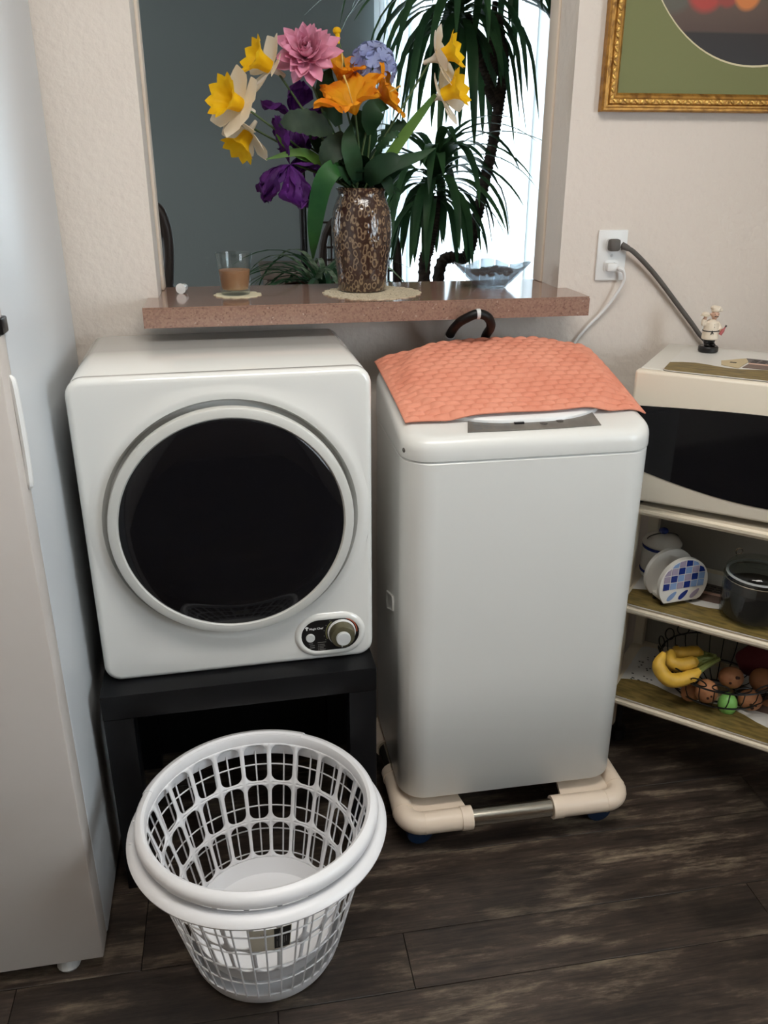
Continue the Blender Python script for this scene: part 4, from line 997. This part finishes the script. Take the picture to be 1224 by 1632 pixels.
# woven panel chair behind the vase, dark chair at the left jamb, sideboard
wcx, wcy_ = .56, 1.45
wk = thing('wicker_chair', 'dark wicker chair with openwork back half hidden behind the vase', 'chair', (.686, 1.6, 0))
bm = B()
for i in range(13):
    x = .575+.0185*i; tube(bm, [(x, 1.45, .48), (x, 1.45, 1.165-4*(x-.686)**2)], .004, 5)
for j in range(18):
    z = .50+.038*j; tube(bm, [(.566, 1.452, z), (.806, 1.452, z)], .0035, 5)
o = obj('backrest_weave', bm, m_darkwood, wk, world=True); o['kind'] = 'stuff'
obj('back_frame', tube(B(), spline([(.56, 1.45, 0), (.56, 1.45, .8), (.575, 1.45, 1.11), (.686, 1.45, 1.17), (.797, 1.45, 1.11), (.812, 1.45, .8), (.812, 1.45, 0)], 6), .012, 8), m_darkwood, wk, world=True)
obj('seat', bx(.56, .812, 1.464, 1.86, .44, .475, bev=.008), m_darkwood, wk, world=True)
for x in (.58, .79): obj('leg', tube(B(), [(x, 1.84, 0), (x, 1.84, .44)], .012, 8), m_darkwood, wk, world=True)
dc_ = thing('dining_chair', 'dark wooden chair with curved back post, edge showing at the left jamb', 'chair', (-.06, 1.2, 0))
ptop = at(258, 340, 1.15)
for x, lab in ((.082, None), (-.30, None)):
    obj('back_post', tube(B(), spline([(x, 1.20, 0), (x, 1.18, .5), (x+.004, 1.15, .9), (x+.022, 1.15, 1.10), (x+.012, 1.15, 1.19), (x-.012, 1.15, 1.215)], 6), .016, 10), m_darkwood, dc_, world=True)
obj('top_rail', bx(-.29, .07, 1.135, 1.165, 1.13, 1.20, bev=.008), m_darkwood, dc_, world=True)
obj('seat', bx(-.31, .09, 1.215, 1.60, .43, .46, bev=.008), m_darkwood, dc_, world=True)
for x in (-.28, .06): obj('leg', tube(B(), [(x, 1.57, 0), (x, 1.57, .43)], .016, 8), m_darkwood, dc_, world=True)
sb = thing('sideboard', 'low brown sideboard against the far grey wall, top edge showing above the ledge', 'sideboard', (.70, 2.72, 0))
obj('body', bx(.42, .93, 2.47, 2.94, .06, .845, bev=.004), m_sidebd, sb, world=True)
obj('top', bx(.40, .95, 2.45, 2.95, .846, .872, bev=.004), m_sidebd, sb, world=True)
for x in (.43, .68): obj('door', bx(x, x+.24, 2.455, 2.469, .09, .82, bev=.003), m_sidebd, sb, world=True)
for x, y in ((.45, 2.5), (.90, 2.5), (.45, 2.91), (.90, 2.91)): obj('leg', bx(x-.02, x+.02, y-.02, y+.02, 0, .06), m_sidebd, sb, world=True)

# ---------------------------------------------------------------- corner cart (turned about 42 degrees) and what it holds
CA = math.radians(-42); CO = V((1.047, .179, 0)); e1 = V((math.cos(CA), math.sin(CA), 0)); e2 = V((-e1.y, e1.x, 0))
def cart(x, y, z=0): return CO+e1*x+e2*y+V((0, 0, z))
kt = thing('shelf_cart', 'cream three shelf cart set at an angle, holding the microwave, jars and fruit', 'cart', CO, CA)
for z in (.19, .43, .665):
    bm = prism(B(), rrpoly(0, .62, 0, .295, .012, 3), z-.022, z)
    bmesh.ops.bevel(bm, geom=[e for e in bm.edges if abs(e.verts[0].co.z-e.verts[1].co.z) < 1e-5], offset=.008, segments=3, affect='EDGES')
    obj('shelf', bm, m_cream, kt)
obj('back_panel', bx(.012, .608, .283, .294, .10, .642), m_back, kt)
for x, y in ((.016, .27), (.604, .27), (.604, .02)):
    obj('post', bx(x-.012, x+.012, y-.012, y+.012, .05, .642, bev=.002), m_cream, kt)
obj('post', bx(.004, .024, .085, .105, .05, .642, bev=.002), m_cream, kt)
for x, y in ((.03, .11), (.59, .03), (.03, .265), (.59, .265)):
    obj('caster', lathe(B(), [(.012, 0), (.02, .006), (.02, .034), (.008, .04), (.008, .168)], 12, (x, y, 0)), m_black, kt)
# printed placemats: grass along the front, barn, white sky
def placemat(O, ang, z, x0, x1, depth, label, specks=False, barn=(.16, .10)):
    r_ = thing('placemat', label, 'placemat', (O.x, O.y, z), ang)
    h = .0016
    obj('mat', prism(B(), rrpoly(x0, x1, 0, depth, .018), 0, h), m_matpaper, r_)
    n = 20
    top = [(x0+.001+(x1-x0-.002)*i/n, min(depth*.5, .074+.012*math.sin(i*.9)+.010*math.sin(i*.31))) for i in range(n+1)]
    bot = [p for p in arc(x0+.018, .018, .0175, 1.15*PI, 1.5*PI, 5)]+[(x1-.018, .0006)]
    obj('printed_grass', prism(B(), bot+[(x1-.001, .02)]+top[::-1], h, h+.0006), m_grass, r_)
    bxn, by = barn; s = 1.0
    def poly(pts, nm, mat): obj(nm, prism(B(), [(bxn+p[0], by+p[1]) for p in pts], h+.0004, h+.0012), mat, r_)
    poly([(-.034, -.040), (.0, -.055), (.01, .015), (.002, .045), (-.040, .0)], 'printed_gable', m_barnp)
    poly([(.002, .046), (.20, .046), (.215, .012), (.012, .004)], 'printed_roof', m_roofp)
    poly([(.012, .0035), (.215, .0115), (.216, .002), (.012, -.008)], 'printed_eave', m_barnk)
    poly([(.012, -.009), (.216, .001), (.216, -.03), (.006, -.045)], 'printed_wall', m_barnd)
    bm = B()
    for i in range(12):
        for j in range(3): box(bm, bxn+.014+.016*i+.002*j, bxn+.026+.016*i+.002*j, by+.010+.011*j, by+.0125+.011*j, h+.0012, h+.0017)
    obj('printed_shingle_rows', bm, m_ink, r_)
    box(bm := B(), bxn-.022, bxn-.010, by-.012, by-.004, h+.0012, h+.0016); obj('printed_barn_window', bm, m_ink, r_)
    if specks:
        bm = B(); rs = random.Random(4)
        for i in range(26):
            x, y = x0+.012+.05*rs.random(), .075+(depth-.1)*rs.random(); box(bm, x, x+.003+.003*rs.random(), y, y+.003, h, h+.0006)
        obj('printed_specks', bm, m_ink, r_)
    return r_
placemat(cart(0, .004), CA, .4302, .030, .585, .252, 'farm scene placemat lining the shelf under the napkin holder', barn=(.145, .145))
placemat(cart(0, .004), CA, .1902, .030, .585, .252, 'farm scene placemat lining the bottom shelf under the fruit bowl', True, barn=(.26, .15))
# microwave
MA = math.radians(-38.5); MO = V((1.0415, .165, .6655)); m1 = V((math.cos(MA), math.sin(MA), 0)); m2 = V((-m1.y, m1.x, 0)); MH = .286
def mw(x, y, z=0): return MO+m1*x+m2*y+V((0, 0, z))
mwv = thing('microwave_oven', 'cream microwave oven with wide dark glass front on top of the cart', 'microwave', MO, MA)
obj('case', bx(.004, .516, .022, .296, .016, MH, bev=.006, seg=3), m_mwtop, mwv)
obj('front_bezel', bx(0, .52, 0, .0235, .014, MH-.001, bev=.007, seg=3), m_mw, mwv)
n = 24
topc = [(.006+.508*i/n, .214+.012*math.sin(PI*i/n*.9)) for i in range(n+1)]
botc = [(.006+.508*i/n, .088-.044*math.sin(PI*min(1, i/n*.9))) for i in range(n+1)]
obj('door_glass', prism(B(), botc+topc[::-1], .002, -.0018, 1), m_blackglass, mwv)
for x, y in ((.03, .04), (.49, .04), (.03, .27), (.49, .27)): obj('foot', lathe(B(), [(.012, 0), (.012, .017)], 12, (x, y, 0)), m_black, mwv)
MZ = MO.z+MH
placemat(mw(0, .012), MA, MZ+.0004, .048, .50, .255, 'farm scene placemat on the microwave top under the chef figurine', barn=(.178, .135))
# chef figurine
FC = atz(1128, 559, MZ+.0042); FC.z = MZ+.0028
fg = thing('chef_figurine', 'small chef figurine in white coat holding a pink bottle, on the microwave', 'figurine', FC, -.15)
def blob(bm_fn, name, mat, parent, vox=.0011):
    o = obj(name, bm_fn, mat, parent); md = o.modifiers.new('fuse', 'REMESH'); md.mode = 'VOXEL'; md.voxel_size = vox; md.use_smooth_shade = True; return o
obj('base', lathe(B(), [(.0185, 0), (.0205, .002), (.0205, .010), (.0185, .0125), (.001, .0125)], 28), m_black, fg)
bm = B()   # one continuous body: head, neck, torso, arms, hands, legs
ball(bm, (.004, -.001, .0775), .0085, .95, .95, 1.1); ball(bm, (.0045, -.0098, .0770), .0022, 1, 1, 1, 8, 6)
tube(bm, [(.003, 0, .06), (.004, 0, .072)], .0045, 10); ball(bm, (0, 0, .048), .0135, 1.05, .85, 1.3)
for s in (-1, 1): tube(bm, [(s*.0055, 0, .0135), (s*.0055, 0, .04)], [.0048, .0058], 10); ball(bm, (s*.0058, -.0045, .0155), .0052, .95, 1.5, .65)
tube(bm, spline([(.010, 0, .060), (.0165, -.003, .050), (.0185, -.008, .045)], 3), .0042, 8); ball(bm, (.0195, -.009, .0445), .0042)
tube(bm, spline([(-.010, 0, .060), (-.0175, 0, .058), (-.0165, -.002, .070)], 3), .004, 8); ball(bm, (-.016, -.002, .0725), .0038)
ball(bm, (-.0045, .001, .078), .0022, .8, 1, 1.2, 8, 6); ball(bm, (.0125, .001, .078), .0022, .8, 1, 1.2, 8, 6)
bd = blob(bm, 'body', m_skin, fg)
bm = B(); ball(bm, (0, 0, .052), .0152, 1.05, .9, 1.05); lathe(bm, [(.0165, .0265), (.0172, .030), (.016, .045), (.0135, .062), (.006, .068)], 20); tube(bm, spline([(.010, 0, .061), (.0165, -.003, .051), (.0180, -.007, .0465)], 3), .0054, 8); tube(bm, spline([(-.010, 0, .061), (-.0178, 0, .058), (-.0168, -.002, .068)], 3), .0054, 8)
blob(bm, 'coat', m_coat, fg)
bm = B()
for s in (-1, 1): tube(bm, [(s*.0058, 0, .0165), (s*.0058, 0, .034)], [.0058, .0068], 12); ball(bm, (s*.0062, -.0048, .0155), .0062, .95, 1.5, .6)
blob(bm, 'trousers', m_black, fg)
bm = B(); lathe(bm, [(.0085, .0835), (.0088, .0875), (.008, .089)], 16, (.004, .0, 0)); ball(bm, (.001, 0, .0915), .0072, 1.1, 1, .7); ball(bm, (.0085, 0, .0905), .0068, 1.1, 1, .7); ball(bm, (.0145, 0, .0865), .0045, 1.1, .9, .7)
blob(bm, 'hat', m_coat, fg)
obj('belt', tube(B(), [(.0158*1.03*math.cos(2*PI*i/28), .0158*math.sin(2*PI*i/28)*.98, .0448+.0004*math.cos(2*PI*i/28)) for i in range(28)], .0011, 6, closed=True), m_ink, fg)
bm = B(); tube(bm, [(-.003, -.0158, .0445), (-.0055, -.0168, .0385)], .0011, 6); tube(bm, [(-.003, -.0158, .0445), (-.0005, -.0172, .0395)], .0011, 6); ball(bm, (-.003, -.0162, .0448), .0018, 1, 1, 1, 8, 6); obj('belt_knot', bm, m_ink, fg)
bm = B()
for z in (.0535, .0585, .0630): ball(bm, (.0005, -.0152+.004*max(0, (z-.056)/.006), z), .0008, 1, 1, 1, 6, 5)
obj('buttons', bm, m_ink, fg)
bm = tube(B(), [(.0155, -.0125, .0375), (.0205, -.0125, .0465), (.0225, -.0125, .0500), (.0245, -.0125, .0535)], [.0034, .0036, .0017, .0015], 10); bt = obj('bottle', bm, m_pinkb, fg)
obj('bottle_cap', tube(B(), [(.0245, -.0125, .0535), (.0265, -.0125, .0570)], .0019, 8), m_darkwood, bt)
bm = B(); ball(bm, (-.0165, -.002, .0785), .0075, 1.15, .85, .62); ball(bm, (-.0175, -.002, .0800), .0055, 1.3, .9, .7); blob(bm, 'bun_on_tray', m_coat, fg)
bm = B(); lathe(bm, [(.001, 0), (.008, .0003), (.0105, .0012), (.0105, .0018), (.001, .0012)], 18, (-.0165, -.002, .0745)); obj('tray', bm, m_paper, fg)
for s in (-1, 1): obj('eye', ball(B(), (.004+s*.003, -.0083, .0795), .0008, 1, .6, 1.2, 8, 6), m_ink, bd)
obj('moustache', tube(B(), [(.0005, -.0088, .0742), (.0045, -.0095, .0748), (.0085, -.0088, .0742)], .0008, 6), m_darkwood, bd)

# napkin holder
NC = V((1.187, .160, .4331)); na = math.radians(7)
nh = thing('napkin_holder', 'white ceramic napkin holder with blue mosaic squares on the middle shelf', 'napkin holder', NC, na); nh.scale = (1.1, 1.1, 1.1)
def dshape(r, zc, zf, n=40):
    a0 = math.asin((zf-zc)/r); return [(r*math.cos(t), zc+r*math.sin(t)) for t in [a0+(PI-2*a0)*i/n for i in range(n+1)]]
for y0 in (-.032, .014):
    bm = prism(B(), dshape(.0545, .047, .008), y0, y0+.009, 1); bmesh.ops.bevel(bm, geom=[e for e in bm.edges if abs(e.verts[0].co.y-e.verts[1].co.y) < 1e-6], offset=.002, segments=2, affect='EDGES')
    fp = obj('plate', bm, m_ceramic, nh)
    if y0 < 0: front = fp
obj('bottom_tray', bx(-.037, .037, -.0225, .0135, .0075, .016, bev=.002), m_ceramic, nh)
tm = (m_navy, m_sky, m_mauve); pat = [[0, 1, 2, 0, 1, 1], [2, 0, 1, 2, 0, 1], [2, 2, 0, 1, 2, 0]]
cs = .0155
for j in range(4):
    for i in range(6):
        x0 = -.047+cs*i+.001; z0 = .038+cs*j+.001; x1, z1 = x0+cs-.002, z0+cs-.002
        poly = [(x0, z0), (x1, z0), (x1, z1), (x0, z1)]
        rmax = .0515; ins = [p for p in poly if math.hypot(p[0], p[1]-.047) <= rmax]
        if len(ins) < 2: continue
        def clampp(p):
            d = math.hypot(p[0], p[1]-.047)
            if d <= rmax: return p
            s = rmax/d; return (p[0]*s, .047+(p[1]-.047)*s)
        obj('mosaic_square', prism(B(), [clampp(p) for p in poly], -.0320, -.0329, 1), tm[pat[j % 3][i]], front)
for cx_, mt in ((-.024, m_sky), (.002, m_navy), (.028, m_mauve)):
    pts = []; 
    for i in range(17):
        t = i/16*2*PI; l, wv = .013*math.cos(t), .0052*math.sin(t)*(1-.2*math.cos(t)); pts.append((cx_+l*.72-wv*.69, .0235+l*.69+wv*.72))
    obj('leaf_print', prism(B(), pts[:-1], -.0320, -.0327, 1), mt, front)
for x, y in ((-.032, -.018), (.032, -.018), (-.032, .01), (.032, .01)): obj('foot', lathe(B(), [(.004, 0), (.004, .009)], 10, (x, y, 0)), m_ink, nh)
# canister
CC = cart(.060, .178, .4321)
cn = thing('canister', 'white canister with blue knobbed lid half hidden behind the napkin holder', 'canister', CC)
obj('body', lathe(B(), [(.034, 0), (.040, .004), (.043, .03), (.043, .075), (.041, .082), (.001, .082)], 32), m_ceramic, cn)
for z in (.014, .074): obj('blue_band', lathe(B(), [(.0425 if z < .05 else .0433, z), (.0437, z+.0015), (.0437, z+.005), (.0425, z+.0065)], 32), m_navy, cn)
ld = obj('lid', lathe(B(), [(.044, .0822), (.0445, .086), (.036, .098), (.016, .106), (.001, .107)], 32), m_ceramic, cn)
obj('knob', ball(B(), (0, 0, .114), .0095, 1.15, 1.15, .8), m_navy, ld); 
for f in (-2.2, -1.0, .4): obj('leaf_print', petal(B(), (.0445*math.cos(f), .0445*math.sin(f), .042), (-math.sin(f), math.cos(f), .35), (math.cos(f), math.sin(f), 0), .03, .016, bend=-.35, cup=-.1), m_sky, cn)
obj('lid_wire', tube(B(), [(.038*math.cos(t), .038*math.sin(t)*.0, .096+.012*math.sin(t)) for t in [PI*i/14 for i in range(15)]], .0012, 6), m_black, cn)
# glass jar
JC = cart(.283, .092, .4322)
jr = thing('glass_jar', 'clear glass clip lid jar holding dark coffee at the right of the middle shelf', 'jar', JC)
obj('jar', lathe(B(), [(.001, 0), (.060, 0), (.066, .006), (.068, .02), (.068, .090), (.064, .097), (.064, .1), (.0615, .1), (.0615, .096), (.065, .089), (.065, .02), (.062, .008), (.001, .005)], 44), m_jar, jr)
obj('coffee_grounds', lathe(B(), [(.001, .006), (.0612, .009), (.0642, .02), (.0642, .070), (.001, .072)], 36), M('dark_coffee', (26, 20, 17), .9), jr)
ld = obj('lid', lathe(B(), [(.001, .1035), (.060, .1032), (.066, .106), (.066, .112), (.060, .119), (.036, .124), (.030, .121), (.001, .121)], 44), m_jar, jr)
obj('seal', lathe(B(), [(.0605, .1003), (.0655, .1003), (.0655, .1030), (.0605, .1030)], 44, (0, 0, 0), False, False), m_lightgrey, jr)
obj('wire_bail', tube(B(), [(.0685*math.cos(2*PI*i/40), .0685*math.sin(2*PI*i/40), .0935) for i in range(40)], .0012, 6, closed=True), m_chrome, jr)
obj('clip', tube(B(), [(.0, -.0695, .0935), (.004, -.0725, .085), (.004, -.0725, .072), (-.004, -.0725, .072), (-.004, -.0725, .085), (0, -.0695, .0935)], .0014, 6), m_chrome, jr)
obj('clip_loop', tube(B(), [(.008*math.cos(2*PI*i/14)-.01, .066, .122+.007*math.sin(2*PI*i/14)) for i in range(14)], .0014, 6, closed=True), m_chrome, jr)

# wire fruit bowl and fruit on the bottom shelf
FB = cart(.232, .139, .1926)
wb = thing('wire_fruit_bowl', 'black wire bowl with looped rim on the bottom shelf', 'bowl', FB)
def brad(t): return .045+.085*math.sin(t*PI/2)**.8
bm = B()
for k in range(26):
    a = 2*PI*k/26; tube(bm, [(brad(t)*math.cos(a), brad(t)*math.sin(a), .004+.078*t**1.5) for t in (0, .2, .4, .6, .8, 1)], .0013, 5)
o = obj('wires', bm, m_blackmetal, wb); o['kind'] = 'stuff'
for t in (0, .45, 1): obj('ring_wire', tube(B(), [(brad(t)*math.cos(2*PI*i/60), brad(t)*math.sin(2*PI*i/60), .004+.078*t**1.5) for i in range(60)], .002, 6, closed=True), m_blackmetal, wb)
for k in range(18):
    a = 2*PI*k/18; c = V((.132*math.cos(a), .132*math.sin(a), .094)); rd = V((math.cos(a), math.sin(a), 0)); tg = V((-math.sin(a), math.cos(a), 0))
    obj('rim_loop', tube(B(), [c+(tg*math.cos(2*PI*i/16)*.017+(V((0, 0, 1))*.8+rd*.45)*math.sin(2*PI*i/16)*.014) for i in range(16)], .0016, 6, closed=True), m_blackmetal, wb)
def banana_thing(P):
    r_ = thing('banana_bunch', 'bunch of four yellow bananas with green stems in the wire bowl', 'bananas', P[0][0])
    for pts in P:
        pts = [V(p) for p in pts]; sp_ = spline(pts, 5); n = len(sp_)
        rr_ = [max(.0035, .0165*min(1, math.sin(PI*min(.97, max(.03, (i+.6)/n)))**.5*1.08)) if i < n-5 else .0165-(i-(n-5))*.0024 for i in range(n)]
        b_ = obj('banana', tube(B(), sp_, rr_, 7), m_banana, r_, world=True, ang=60)
        e_ = sp_[-1]; d_ = (sp_[-1]-sp_[-2]).normalized()
        obj('stem', tube(B(), [e_-d_*.012, e_+d_*.012, KN+V((random.uniform(-.006, .006), random.uniform(-.006, .006), random.uniform(-.006, .006)))], [.0085, .0062, .005], 7), m_bstem, b_)
        obj('tip', ball(B(), sp_[0], .0042, 1, 1, 1, 8, 6), m_spot, b_)
YB = FB.y
def fp(px, py, dy): return at(px, py, FB.y+dy)
KN = fp(1142, 1050, -.035)
banana_thing([[fp(1058, 1040, -.03), fp(1050, 1062, -.045), fp(1066, 1083, -.06), fp(1096, 1080, -.06), fp(1116, 1068, -.055)],
              [fp(1070, 1036, .0), fp(1070, 1055, -.02), fp(1086, 1060, -.028), fp(1102, 1056, -.03), fp(1112, 1052, -.03)],
              [fp(1078, 1030, .02), fp(1080, 1040, .01), fp(1094, 1042, .0), fp(1108, 1040, -.005), fp(1120, 1042, -.01)],
              [fp(1064, 1040, .02), fp(1062, 1052, .0), fp(1076, 1068, -.01), fp(1098, 1068, -.02), fp(1112, 1060, -.03)]])
def fruit(px, py, dy, r, label, sq=(1, 1, .95), spots=2, mat=m_potato, name='russet_fruit', cat='fruit'):
    c = fp(px, py, dy); rs = random.Random(px); t = thing(name, label, cat, c)
    bm = ball(B(), (0, 0, 0), r, *sq, 22, 16)
    for q in bm.verts: q.co *= 1+.035*math.sin(q.co.x*70+px)*math.sin(q.co.z*60+1)+.02*math.sin(q.co.y*90)
    obj('flesh', bm, mat, t)
    for k in range(spots):
        d = V((rs.uniform(-.7, .3), -1, rs.uniform(-.3, .7))).normalized(); p = V((d.x*r*sq[0], d.y*r*sq[1], d.z*r*sq[2]))
        a, b = frame_of(d); bm = B(); n = 10; rr = .0022+.0018*rs.random()
        loft(bm, [[p*1.0+(a*math.cos(2*PI*i/n)+b*math.sin(2*PI*i/n))*rr*s+d*h for i in range(n)] for s, h in ((1.2, -.001), (1, .0009), (.3, .0006))]); obj('spot', bm, m_spot, t)
fruit(1126, 1102, -.065, .0265, 'round reddish brown fruit below the bananas at the left of the bowl', (.92, .95, 1))
fruit(1166, 1080, -.045, .0265, 'brown fruit in the middle of the bowl, the highest of the brown fruit', (1.05, .95, .92), 3)
fruit(1196, 1116, -.075, .0255, 'spotted brown fruit right of the green apple', (1.05, .95, .9), 3)
fruit(1214, 1084, -.04, .027, 'brown fruit cut by the right edge of the picture', (1, .95, 1), 2)
fruit(1100, 1104, -.03, .022, 'brown fruit half hidden under the bananas', (1, .95, .9), 0)
fruit(1160, 1122, -.07, .0235, 'green apple low at the front of the wire bowl', (.9, .9, 1.15), 0, m_apple, 'apple', 'apple')
fruit(1225, 1125, -.06, .024, 'brown fruit lowest at the right edge of the picture', (1, .95, .9), 1)
c = fp(1212, 1050, .03); bm = ball(B(), c, .05, 1.2, .8, .75, 24, 16)
for q in bm.verts: q.co += V((0, 0, .004*math.sin(q.co.x*120)+.003*math.sin(q.co.y*160)))
solo('cloth_bag', bm, m_burg, 'burgundy cloth bag behind the fruit in the wire bowl', 'bag', (c.x, c.y, c.z-.03))
